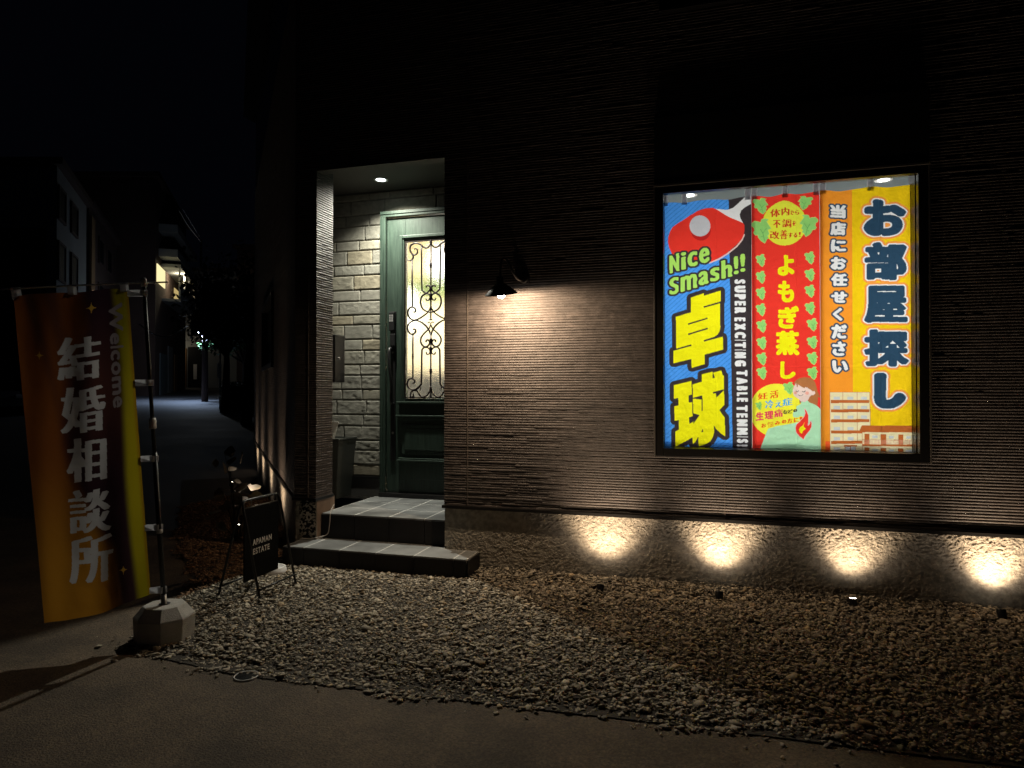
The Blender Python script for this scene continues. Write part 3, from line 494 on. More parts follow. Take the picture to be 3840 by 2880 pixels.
('p','leafgreen',[(0.3194,1.295),(0.3259,1.3003),(0.3375,1.2986),(0.3411,1.2969),(0.3433,1.3057),(0.3505,1.3074),(0.3599,1.3063),(0.3548,1.3013),(0.3584,1.2952),(0.3656,1.2839),(0.3577,1.2804),(0.3613,1.2699),(0.357,1.2655),(0.3599,1.2594),(0.3555,1.2576),(0.3505,1.2474),(0.3418,1.2531),(0.3396,1.2554),(0.3353,1.261),(0.3346,1.2671),(0.3273,1.267),(0.3237,1.2723),(0.3266,1.2784),(0.3252,1.2846),(0.3194,1.2889)],[(0.0012,'leafedge')]),
('l','vein',[(0.3404,1.2811),(0.3462,1.2716),(0.3505,1.2523)],0.0007),
('l','vein',[(0.3462,1.2716),(0.3548,1.2839)],0.0006),
('l','vein',[(0.3476,1.2646),(0.3418,1.2628)],0.0006),
('p','hair',[(0.5749,1.4402),(0.5873,1.4574),(0.6102,1.4725),(0.6384,1.4788),(0.67,1.476),(0.6945,1.4626),(0.7085,1.4436),(0.7172,1.4171),(0.7241,1.383),(0.7363,1.3527),(0.7554,1.332),(0.7276,1.3413),(0.7241,1.277),(0.6665,1.2994),(0.6085,1.2991),(0.6095,1.322),(0.6208,1.3601)],[]),
('p','mint',[(0.6595,1.3184),(0.6718,1.3032),(0.7015,1.292),(0.7294,1.2732),(0.745,1.2544),(0.7519,1.2205),(0.7572,1.0883),(0.7606,0.9524),(0.3394,0.9414),(0.3467,0.9648),(0.3704,1.0311),(0.3885,1.0817),(0.403,1.1167),(0.4643,1.1369),(0.5358,1.1494),(0.5855,1.1616),(0.5961,1.1808),(0.5678,1.2034),(0.5678,1.2301),(0.5873,1.2494),(0.5908,1.2761),(0.6173,1.2915),(0.6208,1.3068)],[]),
('p','skin',[(0.5873,1.4383),(0.5784,1.4211),(0.5713,1.4059),(0.5671,1.3829),(0.5695,1.36),(0.5784,1.3448),(0.6067,1.3258),(0.6173,1.3098),(0.6419,1.3061),(0.663,1.3184),(0.6735,1.3412),(0.6858,1.3537),(0.6997,1.3545),(0.7085,1.364),(0.7092,1.3754),(0.7032,1.3837),(0.6962,1.3792),(0.6735,1.3963),(0.663,1.402),(0.6595,1.4096),(0.6542,1.4039),(0.6472,1.4115),(0.6419,1.402),(0.6208,1.4134),(0.5996,1.4287),(0.5979,1.4135),(0.5943,1.4058)],[]),
('p','cheek',[(0.6697,1.3685),(0.6694,1.3663),(0.6688,1.3642),(0.6676,1.3622),(0.6662,1.3605),(0.6644,1.359),(0.6623,1.358),(0.6601,1.3573),(0.6577,1.3571),(0.6554,1.3573),(0.6532,1.358),(0.6511,1.359),(0.6493,1.3604),(0.6478,1.3622),(0.6467,1.3641),(0.646,1.3663),(0.6458,1.3685),(0.646,1.3707),(0.6467,1.3729),(0.6478,1.3748),(0.6493,1.3766),(0.6511,1.378),(0.6532,1.379),(0.6554,1.3797),(0.6577,1.3799),(0.6601,1.3797),(0.6623,1.3791),(0.6644,1.378),(0.6662,1.3766),(0.6676,1.3749),(0.6688,1.3729),(0.6694,1.3708)],[]),
('p','cheek',[(0.5943,1.3707),(0.5941,1.3688),(0.5935,1.3669),(0.5925,1.3652),(0.5912,1.3637),(0.5896,1.3625),(0.5878,1.3616),(0.5858,1.361),(0.5837,1.3608),(0.5816,1.361),(0.5796,1.3616),(0.5778,1.3625),(0.5762,1.3637),(0.5749,1.3652),(0.5739,1.3669),(0.5733,1.3688),(0.5731,1.3707),(0.5733,1.3727),(0.5739,1.3745),(0.5749,1.3762),(0.5762,1.3777),(0.5778,1.379),(0.5796,1.3799),(0.5816,1.3805),(0.5837,1.3807),(0.5858,1.3805),(0.5878,1.3799),(0.5896,1.379),(0.5912,1.3778),(0.5925,1.3763),(0.5935,1.3745),(0.5941,1.3727)],[]),
('l','ink',[(0.5873,1.3837),(0.5961,1.3768),(0.6049,1.3849)],0.0019),
('l','ink',[(0.6286,1.3791),(0.6384,1.3753),(0.6476,1.3849)],0.0019),
('l','ink',[(0.5996,1.3574),(0.6085,1.3506),(0.6208,1.3506),(0.6331,1.3575)],0.0015),
('g','orangered','妊',[(0.3347,1.3656),(0.4012,1.3742),(0.3347,1.3184)],(0.0023,0.0019),[]),
('g','orangered','活',[(0.4156,1.3838),(0.4732,1.3912),(0.4156,1.3271)],(0.0023,0.0019),[]),
('g','sky','冷',[(0.3831,1.3163),(0.4398,1.3237),(0.3831,1.2552)],(0.0023,0.0019),[]),
('g','sky','え',[(0.4499,1.3153),(0.4983,1.3217),(0.4499,1.2633)],(0.0027,0.0022),[]),
('g','sky','症',[(0.4983,1.3312),(0.5642,1.3399),(0.4983,1.2737)],(0.0023,0.0019),[]),
('g','rose','生',[(0.3212,1.2309),(0.3758,1.2384),(0.3212,1.1708)],(0.0035,0.0028),[]),
('g','rose','理',[(0.3776,1.2365),(0.4409,1.2451),(0.3776,1.1804)],(0.0031,0.0025),[]),
('g','rose','痛',[(0.4409,1.2506),(0.5019,1.259),(0.4409,1.1929)],(0.0027,0.0022),[]),
('g','ink','な',[(0.5019,1.2478),(0.534,1.2522),(0.5019,1.2171)],(0.0015,0.0012),[]),
('g','ink','ど',[(0.5358,1.2521),(0.566,1.2562),(0.5358,1.2234)],(0.0015,0.0012),[]),
('g','ink','の',[(0.5695,1.2566),(0.5943,1.26),(0.5695,1.2318)],(0.0019,0.0015),[]),
('g','orangered','お',[(0.3576,1.152),(0.3885,1.1564),(0.3576,1.1211)],(0.0015,0.0012),[(0.0054,'lemon2')]),
('g','orangered','悩',[(0.3957,1.165),(0.4391,1.1711),(0.3957,1.1244)],(0.0012,0.0009),[(0.0054,'lemon2')]),
('g','orangered','み',[(0.4481,1.1702),(0.4829,1.1751),(0.4481,1.1413)],(0.0015,0.0012),[(0.0054,'lemon2')]),
('g','orangered','の',[(0.4947,1.179),(0.5233,1.183),(0.4947,1.1521)],(0.0019,0.0015),[(0.0054,'lemon2')]),
('g','orangered','方',[(0.5287,1.1885),(0.5624,1.1933),(0.5287,1.1541)],(0.0019,0.0015),[(0.0054,'lemon2')]),
('g','orangered','に',[(0.5731,1.1951),(0.6032,1.1993),(0.5731,1.1626)],(0.0019,0.0015),[(0.0054,'lemon2')]),
('g','orangered','！',[(0.6095,1.2023),(0.6271,1.2048),(0.6095,1.1661)],(0.0023,0.0019),[(0.0054,'lemon2')]),
('p','red',[(0.6419,1.2593),(0.656,1.2385),(0.6648,1.212),(0.6648,1.1778),(0.6612,1.1398),(0.6753,1.1552),(0.6788,1.1761),(0.6858,1.1591),(0.6847,1.1363),(0.6735,1.1096),(0.6525,1.0826),(0.6402,1.0634),(0.6349,1.0461),(0.6102,1.0666),(0.589,1.0929),(0.5837,1.1234),(0.589,1.1463),(0.6067,1.1656),(0.6279,1.1888),(0.6419,1.208),(0.6472,1.2308)],[(0.0031,'palepink')]),
('p','yellow',[(0.6419,1.1661),(0.6314,1.145),(0.612,1.1276),(0.6049,1.1122),(0.612,1.0933),(0.6226,1.084),(0.6314,1.1051),(0.649,1.1206),(0.6384,1.1318),(0.6342,1.1394)],[])]
YEL=[
('p','orange',[(0.7,2.9),(0.9471,2.9),(0.9491,0.9),(0.7,0.9)],[]),
('g','white','当',[(0.809,2.673),(0.909,2.6652),(0.809,2.578)],(0.0063,0.0054),[(0.0108,'navy')]),
('g','white','店',[(0.809,2.5515),(0.909,2.5445),(0.809,2.4582)],(0.0063,0.0054),[(0.0108,'navy')]),
('g','white','に',[(0.8138,2.428),(0.909,2.422),(0.8138,2.3435)],(0.0063,0.0054),[(0.0108,'navy')]),
('g','white','お',[(0.8122,2.3093),(0.9098,2.3038),(0.8122,2.2204)],(0.0063,0.0054),[(0.0108,'navy')]),
('g','white','任',[(0.8122,2.1948),(0.9154,2.1898),(0.8122,2.1059)],(0.0063,0.0054),[(0.0108,'navy')]),
('g','white','せ',[(0.8138,2.0689),(0.913,2.0648),(0.8138,1.9915)],(0.0063,0.0054),[(0.0108,'navy')]),
('g','white','く',[(0.8234,1.9568),(0.8859,1.9546),(0.8234,1.8662)],(0.0063,0.0054),[(0.0108,'navy')]),
('g','white','だ',[(0.8138,1.8421),(0.913,1.8393),(0.8138,1.7435)],(0.0063,0.0054),[(0.0108,'navy')]),
('g','white','さ',[(0.8186,1.724),(0.905,1.7223),(0.8186,1.6246)],(0.0063,0.0054),[(0.0108,'navy')]),
('g','white','い',[(0.8186,1.5938),(0.917,1.5926),(0.8186,1.5094)],(0.0063,0.0054),[(0.0108,'navy')]),
('g','navy','お',[(1.0189,2.6879),(1.277,2.6673),(1.0189,2.4376)],(0.0217,0.0163),[(0.009,'white'),(0.0217,'glow')]),
('g','navy','部',[(1.022,2.3974),(1.28,2.3814),(1.022,2.1385)],(0.0172,0.0117),[(0.009,'white'),(0.0217,'glow')]),
('g','navy','屋',[(1.0189,2.1023),(1.2815,2.0908),(1.0189,1.8451)],(0.0172,0.0117),[(0.009,'white'),(0.0217,'glow')]),
('g','navy','探',[(1.0189,1.8034),(1.2876,1.7965),(1.0189,1.5496)],(0.0172,0.0117),[(0.009,'white'),(0.0217,'glow')]),
('g','navy','し',[(1.0768,1.5074),(1.2678,1.506),(1.0768,1.2614)],(0.0271,0.0217),[(0.009,'white'),(0.0217,'glow')]),
('p','cream',[(0.8022,1.3758),(1.0506,1.3759),(1.0539,0.9234),(0.8022,0.9162)],[]),
('p','brown',[(0.8073,1.3201),(1.0489,1.3221),(1.0489,1.3019),(0.8073,1.2995)],[]),
('p','brown',[(0.8073,1.2565),(1.0489,1.2595),(1.0489,1.2393),(0.8073,1.236)],[]),
('p','brown',[(0.8073,1.1874),(1.0489,1.1914),(1.0489,1.1711),(0.8073,1.1668)],[]),
('p','brown',[(0.8073,1.1108),(1.004,1.114),(1.004,1.0937),(0.8073,1.0902)],[]),
('p','brown',[(0.8073,1.0397),(1.004,1.0439),(1.004,1.0235),(0.8073,1.0192)],[]),
('l','brown',[(0.8829,1.3724),(0.8829,1.0413)],0.0012),
('l','brown',[(0.9739,1.3725),(0.9739,1.0432)],0.0012),
('l','brown',[(0.8022,1.3758),(0.8022,0.9462)],0.0008),
('l','brown',[(1.0506,1.3759),(1.0546,1.1517)],0.0008),
('l','brown',[(0.8022,1.3758),(1.0506,1.3759)],0.0008),
('p','pane',[(0.8251,1.3444),(0.8659,1.3445),(0.8659,1.3229),(0.8251,1.3227)],[]),
('p','pane',[(0.9116,1.3446),(0.951,1.3447),(0.951,1.3232),(0.9116,1.3231)],[]),
('p','pane',[(0.9973,1.3448),(1.0356,1.3449),(1.0356,1.3235),(0.9973,1.3234)],[]),
('p','pane',[(0.8251,1.2809),(0.8659,1.2812),(0.8659,1.2596),(0.8251,1.2593)],[]),
('p','pane',[(0.9116,1.2815),(0.951,1.2817),(0.951,1.2602),(0.9116,1.2599)],[]),
('p','pane',[(0.9973,1.282),(1.0356,1.2823),(1.0356,1.2609),(0.9973,1.2606)],[]),
('p','pane',[(0.8251,1.2137),(0.8659,1.2141),(0.8659,1.1925),(0.8251,1.1921)],[]),
('p','pane',[(0.9116,1.2146),(0.951,1.215),(0.951,1.1935),(0.9116,1.1931)],[]),
('p','pane',[(0.9973,1.2155),(1.0356,1.2159),(1.0356,1.1945),(0.9973,1.1941)],[]),
('p','pane',[(0.8251,1.1353),(0.8659,1.1359),(0.8659,1.1143),(0.8251,1.1137)],[]),
('p','pane',[(0.9116,1.1366),(0.951,1.1372),(0.951,1.1157),(0.9116,1.1151)],[]),
('p','pane',[(0.8251,1.0662),(0.8659,1.067),(0.8659,1.0454),(0.8251,1.0446)],[]),
('p','pane',[(0.9116,1.0679),(0.951,1.0687),(0.951,1.0472),(0.9116,1.0464)],[]),
('p','pane',[(0.8251,0.9953),(0.8659,0.9963),(0.8659,0.9747),(0.8251,0.9736)],[]),
('p','brown',[(0.888,1.0124),(0.9722,1.0143),(0.9722,1.0036),(0.888,1.0016)],[]),
('p','pane',[(0.8971,1.0),(0.9638,1.0015),(0.9638,0.943),(0.8971,0.9412)],[]),
('l','brown',[(0.8957,1.0018),(0.8957,0.9412)],0.0012),
('l','brown',[(0.9302,1.0026),(0.9302,0.9421)],0.0012),
('l','brown',[(0.9645,1.0034),(0.9645,0.9431)],0.0012),
('p','orangered2',[(0.772,1.0352),(0.8011,1.0359),(0.8011,0.9162),(0.772,0.9154)],[]),
('p','orangered2',[(1.3151,1.0395),(1.3504,1.0403),(1.3504,0.9318),(1.3151,0.9308)],[]),
('p','cream',[(1.004,1.1022),(1.3151,1.1076),(1.3151,0.9308),(1.004,0.922)],[]),
('p','brown',[(1.0023,1.1491),(1.3151,1.1511),(1.3312,1.1195),(1.3312,1.1079),(0.9873,1.1019),(0.9873,1.113)],[]),
('p','brown',[(1.019,1.0914),(1.0489,1.0919),(1.0489,1.022),(1.019,1.0213)],[]),
('p','brown',[(1.1151,1.0913),(1.147,1.0919),(1.147,1.0223),(1.1151,1.0216)],[]),
('p','brown',[(1.2191,1.0914),(1.2506,1.0919),(1.2506,1.0228),(1.2191,1.0221)],[]),
('p','brown',[(1.019,0.998),(1.0489,0.9988),(1.0489,0.9435),(1.019,0.9427)],[]),
('p','brown',[(1.1151,0.9985),(1.147,0.9993),(1.147,0.9443),(1.1151,0.9435)],[]),
('p','brown',[(1.2175,0.9991),(1.2506,0.9999),(1.2506,0.9453),(1.2175,0.9444)],[]),
('p','pane',[(1.0655,1.0812),(1.0986,1.0818),(1.0986,1.0649),(1.0655,1.0643)],[]),
('p','pane',[(1.1643,1.0801),(1.1937,1.0807),(1.1937,1.0639),(1.1643,1.0633)],[]),
('p','pane',[(1.2684,1.0814),(1.2958,1.0819),(1.2958,1.0652),(1.2684,1.0646)],[]),
('p','pane',[(1.0655,0.9888),(1.0969,0.9896),(1.0969,0.9727),(1.0655,0.9719)],[]),
('p','pane',[(1.1627,0.9887),(1.1937,0.9894),(1.1937,0.9726),(1.1627,0.9718)],[]),
('p','pane',[(1.2636,0.9893),(1.2991,0.9902),(1.2991,0.9735),(1.2636,0.9726)],[]),
('l','brown',[(1.005,1.052),(1.3145,1.0547)],0.0012),
('l','rail',[(1.009,1.0506),(1.009,1.02)],0.0012),
('l','rail',[(1.0173,1.0508),(1.0173,1.0201)],0.0012),
('l','rail',[(1.0257,1.0509),(1.0257,1.0203)],0.0012),
('l','rail',[(1.034,1.0511),(1.034,1.0205)],0.0012),
('l','rail',[(1.0423,1.0513),(1.0423,1.0207)],0.0012),
('l','rail',[(1.0506,1.0515),(1.0506,1.0209)],0.0012),
('l','rail',[(1.0589,1.0516),(1.0589,1.0211)],0.0012),
('l','rail',[(1.0672,1.0518),(1.0672,1.0213)],0.0012),
('l','rail',[(1.0755,1.052),(1.0755,1.0214)],0.0012),
('l','rail',[(1.0837,1.0521),(1.0837,1.0216)],0.0012),
('l','rail',[(1.092,1.0523),(1.092,1.0218)],0.0012),
('l','rail',[(1.1002,1.0525),(1.1002,1.022)],0.0012),
('l','rail',[(1.1085,1.0526),(1.1085,1.0222)],0.0012),
('l','rail',[(1.1167,1.0528),(1.1167,1.0224)],0.0012),
('l','rail',[(1.1249,1.053),(1.1249,1.0226)],0.0012),
('l','rail',[(1.1332,1.0531),(1.1332,1.0227)],0.0012),
('l','rail',[(1.1414,1.0533),(1.1414,1.0229)],0.0012),
('l','rail',[(1.1496,1.0535),(1.1496,1.0231)],0.0012),
('l','rail',[(1.1578,1.0537),(1.1578,1.0233)],0.0012),
('l','rail',[(1.166,1.0538),(1.166,1.0235)],0.0012),
('l','rail',[(1.1741,1.054),(1.1741,1.0237)],0.0012),
('l','rail',[(1.1823,1.0542),(1.1823,1.0238)],0.0012),
('l','rail',[(1.1905,1.0543),(1.1905,1.024)],0.0012),
('l','rail',[(1.1986,1.0545),(1.1986,1.0242)],0.0012),
('l','rail',[(1.2068,1.0547),(1.2068,1.0244)],0.0012),
('l','rail',[(1.2149,1.0548),(1.2149,1.0246)],0.0012),
('l','rail',[(1.223,1.055),(1.223,1.0248)],0.0012),
('l','rail',[(1.2312,1.0552),(1.2312,1.0249)],0.0012),
('l','rail',[(1.2393,1.0553),(1.2393,1.0251)],0.0012),
('l','rail',[(1.2474,1.0555),(1.2474,1.0253)],0.0012),
('l','rail',[(1.2555,1.0557),(1.2555,1.0255)],0.0012),
('l','rail',[(1.2636,1.0558),(1.2636,1.0257)],0.0012),
('l','rail',[(1.2716,1.056),(1.2716,1.0258)],0.0012),
('l','rail',[(1.2797,1.0562),(1.2797,1.026)],0.0012),
('l','rail',[(1.2878,1.0563),(1.2878,1.0262)],0.0012),
('l','rail',[(1.2958,1.0565),(1.2958,1.0264)],0.0012),
('l','rail',[(1.3039,1.0567),(1.3039,1.0266)],0.0012),
('l','rail',[(1.3119,1.0568),(1.3119,1.0267)],0.0012),
('p','brown',[(1.005,1.0206),(1.3151,1.0257),(1.3151,1.0123),(1.005,1.0088)],[]),
('l','brown',[(1.004,1.1022),(1.004,0.9441)],0.0012),
('l','brown',[(1.3151,1.1076),(1.3151,0.9526)],0.0012)]
FLAG=[
('g','flagtext','結',[(0.1849,-0.2348),(0.4015,-0.2412),(0.1694,-0.4645)],(0.0098,0.0014),[]),
('g','flagtext','婚',[(0.1821,-0.4982),(0.4066,-0.5122),(0.1653,-0.7399)],(0.0098,0.0014),[]),
('g','flagtext','相',[(0.1908,-0.7684),(0.3909,-0.7853),(0.175,-0.9985)],(0.0098,0.0014),[]),
('g','flagtext','談',[(0.179,-1.0365),(0.393,-1.0623),(0.1633,-1.2619)],(0.0098,0.0014),[]),
('g','flagtext','所',[(0.1624,-1.272),(0.3843,-1.3053),(0.1445,-1.5166)],(0.0098,0.0014),[]),
('w','flagfaint','Welcome',[(0.5271,-0.0724),(0.5079,-0.6421),(0.4545,-0.0769)],(0.002,0.005),[]),
('p','star',[(0.3939,-0.0942),(0.3777,-0.0961),(0.3742,-0.0978),(0.372,-0.0992),(0.3703,-0.1007),(0.3687,-0.1024),(0.367,-0.1045),(0.3649,-0.108),(0.3606,-0.1255),(0.3591,-0.1075),(0.3576,-0.1037),(0.3563,-0.1013),(0.355,-0.0994),(0.3535,-0.0976),(0.3515,-0.0958),(0.3484,-0.0935),(0.3327,-0.089),(0.3489,-0.0871),(0.3524,-0.0854),(0.3546,-0.0839),(0.3563,-0.0825),(0.3579,-0.0808),(0.3596,-0.0786),(0.3617,-0.0751),(0.366,-0.0577),(0.3675,-0.0756),(0.369,-0.0794),(0.3703,-0.0818),(0.3716,-0.0837),(0.3731,-0.0855),(0.375,-0.0873),(0.3782,-0.0896)],[]),
('p','star',[(0.1149,-0.3236),(0.1035,-0.3246),(0.1011,-0.3256),(0.0996,-0.3266),(0.0983,-0.3276),(0.0972,-0.3286),(0.096,-0.3301),(0.0946,-0.3324),(0.0914,-0.344),(0.0905,-0.3319),(0.0895,-0.3293),(0.0886,-0.3277),(0.0877,-0.3264),(0.0866,-0.3252),(0.0853,-0.3239),(0.0831,-0.3224),(0.0722,-0.319),(0.0835,-0.318),(0.0859,-0.317),(0.0875,-0.316),(0.0887,-0.3151),(0.0898,-0.314),(0.091,-0.3126),(0.0925,-0.3102),(0.0956,-0.2986),(0.0965,-0.3107),(0.0976,-0.3133),(0.0985,-0.3149),(0.0994,-0.3162),(0.1004,-0.3174),(0.1017,-0.3187),(0.1039,-0.3203)],[]),
('p','star',[(0.4465,-1.5275),(0.4334,-1.5267),(0.4306,-1.5275),(0.4288,-1.5284),(0.4274,-1.5293),(0.4261,-1.5303),(0.4248,-1.5318),(0.4231,-1.5342),(0.4197,-1.5471),(0.4184,-1.533),(0.4172,-1.5299),(0.4161,-1.5278),(0.4151,-1.5262),(0.4139,-1.5246),(0.4123,-1.5229),(0.4097,-1.5207),(0.397,-1.5151),(0.4102,-1.5158),(0.413,-1.515),(0.4147,-1.5141),(0.4161,-1.5132),(0.4174,-1.5121),(0.4188,-1.5107),(0.4204,-1.5083),(0.4239,-1.4953),(0.4251,-1.5094),(0.4264,-1.5126),(0.4274,-1.5146),(0.4285,-1.5163),(0.4297,-1.5179),(0.4313,-1.5196),(0.4338,-1.5217)],[])]
GRILLE=[
[(-0.1738,2.7451),(-0.1554,2.751),(-0.1395,2.7332),(-0.142,2.7057),(-0.1669,2.6904),(-0.1937,2.7018),(-0.2149,2.7327),(-0.2144,2.7723),(-0.1926,2.7957),(-0.1494,2.803),(-0.1068,2.7855),(-0.075,2.759),(-0.0378,2.7518),(-0.0056,2.7794)],
[(-0.243,2.6451),(-0.2107,2.6384),(-0.1911,2.6521),(-0.1832,2.6764),(-0.1991,2.705)],
[(-0.1944,2.6424),(-0.1923,2.1921)],
[(-0.0983,2.7752),(-0.0934,2.3857),(-0.0801,2.3408),(-0.0537,2.32),(-0.027,2.3287),(-0.0054,2.3573),(-0.0157,2.3823),(-0.0369,2.3881),(-0.0509,2.374)],
[(-0.0522,2.2659),(-0.0386,2.2477),(-0.0173,2.2547),(-0.0063,2.2837),(-0.0219,2.306),(-0.0538,2.3122),(-0.0914,2.2871),(-0.1057,2.2482),(-0.0999,2.1987),(-0.0716,2.1584),(-0.024,2.1371),(0.0025,2.1333)],
[(0.0016,2.3227),(0.0,2.1952),(-0.0293,2.1373),(-0.0776,2.0995),(-0.1314,2.0716),(-0.1745,2.063),(-0.212,2.079),(-0.2332,2.1093),(-0.2381,2.1491),(-0.2161,2.1831),(-0.1837,2.1869),(-0.1592,2.1663),(-0.1628,2.1417),(-0.1843,2.1424)],
[(-0.1584,2.0606),(-0.2124,2.0443),(-0.2399,2.0055),(-0.235,1.9608),(-0.2084,1.9304),(-0.176,1.9326),(-0.1564,1.9539),(-0.1648,1.9758),(-0.1863,1.9744)],
[(-0.1584,2.0606),(-0.1103,2.0464),(-0.0574,2.0104),(-0.0208,1.9652),(-0.0002,1.9157)],
[(0.0011,2.0186),(-0.0206,1.9751),(-0.069,1.932),(-0.0993,1.8934),(-0.1041,1.8541),(-0.0864,1.8193),(-0.0546,1.8039),(-0.0225,1.8181),(-0.0116,1.8473),(-0.0272,1.8702),(-0.0486,1.8628),(-0.0466,1.848)],
[(-0.0477,1.7547),(-0.0395,1.7329),(-0.0129,1.7394),(-0.0072,1.7687),(-0.0281,1.7936),(-0.06,1.7991),(-0.0836,1.7848),(-0.0926,1.7455),(-0.0958,1.4798),(-0.1048,1.4405),(-0.134,1.4109),(-0.1771,1.3932),(-0.2254,1.4111),(-0.2443,1.4507),(-0.2298,1.4903),(-0.1973,1.502),(-0.1674,1.485),(-0.171,1.4604),(-0.1871,1.4555)],
[(-0.1869,1.925),(-0.1855,1.5049)],
[(-0.183,1.3567),(-0.1779,1.332),(-0.2049,1.322),(-0.21,1.3467),(-0.1934,1.3814),(-0.1557,1.3893),(-0.1292,1.3666),(-0.1029,1.3322),(-0.0657,1.3273),(-0.0282,1.352),(-0.0011,1.401)],
[(-0.1374,1.3962),(-0.1339,1.4208),(-0.1125,1.4208),(-0.1053,1.4011),(-0.1129,1.3863)],
[(0.0011,2.0235),(-0.0167,2.0407),(-0.0316,2.0313)],
[(0.0037,2.0578),(-0.0089,2.066),(-0.0143,2.0583)]]
# ================================================================== GROUND
U = Vector((-.640, .768, 0)).normalized(); NU = Vector((-.768, -.640, 0)).normalized()   # along the street wall, and out of it
def ground_z(x, y):
    s = (x * U.x + (y + 4.9) * U.y); return np.maximum(0, s - 11) * .034
def P3(d, l, z=0): p = EYE + FW * d + RT * l; return Vector((p.x, p.y, z))
xs = np.concatenate([np.linspace(-140, -30, 23), np.linspace(-28, 12, 81), np.linspace(14, 80, 14)]); ys = np.concatenate([np.linspace(-30, -8, 8), np.linspace(-7, 30, 75), np.linspace(32, 150, 30)])
GX, GY = np.meshgrid(xs, ys); GZ = ground_z(GX, GY)
tag(mesh_np('ground', np.stack([GX, GY, GZ - .012], -1), grid_faces(len(ys), len(xs)), M['road'], smooth=True), kind='structure')
# worn asphalt lot in front of the shop, with small chips and the saw cut joint
ax = np.linspace(-9, 6, 500); ay = np.linspace(-6.2, .6, 260); AX, AY = np.meshgrid(ax, ay)
AZ = -.004 + .004 * fbm(AX * 3, AY * 3, 3) + .004 * fbm(AX * 30, AY * 30, 5, 2)
crack = np.abs(AX - (.14 + .02 * np.sin(AY * 9) + .03 * (vnoise(AY * 14, AY * 0, 8) - .5))); AZ = AZ - .012 * np.clip(1 - crack / .016, 0, 1) * (AY < -1.9)
tag(mesh_np('car_park', np.stack([AX, AY, AZ], -1), grid_faces(260, 500), M['asphalt'], smooth=True), kind='structure')
# gravel bed base
bed = MB(); edge = [(-3.0, -2.03), (-2.2, -2.13), (-1.5, -2.10), (-.3, -2.04), (1.0, -2.0), (4, -1.95), (4, .03), (-3.3, .03), (-9.3, 7.3), (-10.3, 6.4), (-4.35, -.2), (-3.9, -.55), (-3.4, -1.05), (-3.25, -1.5), (-3.1, -1.85)]
bed.add([(x, y, .006) for x, y in edge], [tuple(range(len(edge)))]); tag(bed.build('soil', M['soil']), kind='structure')

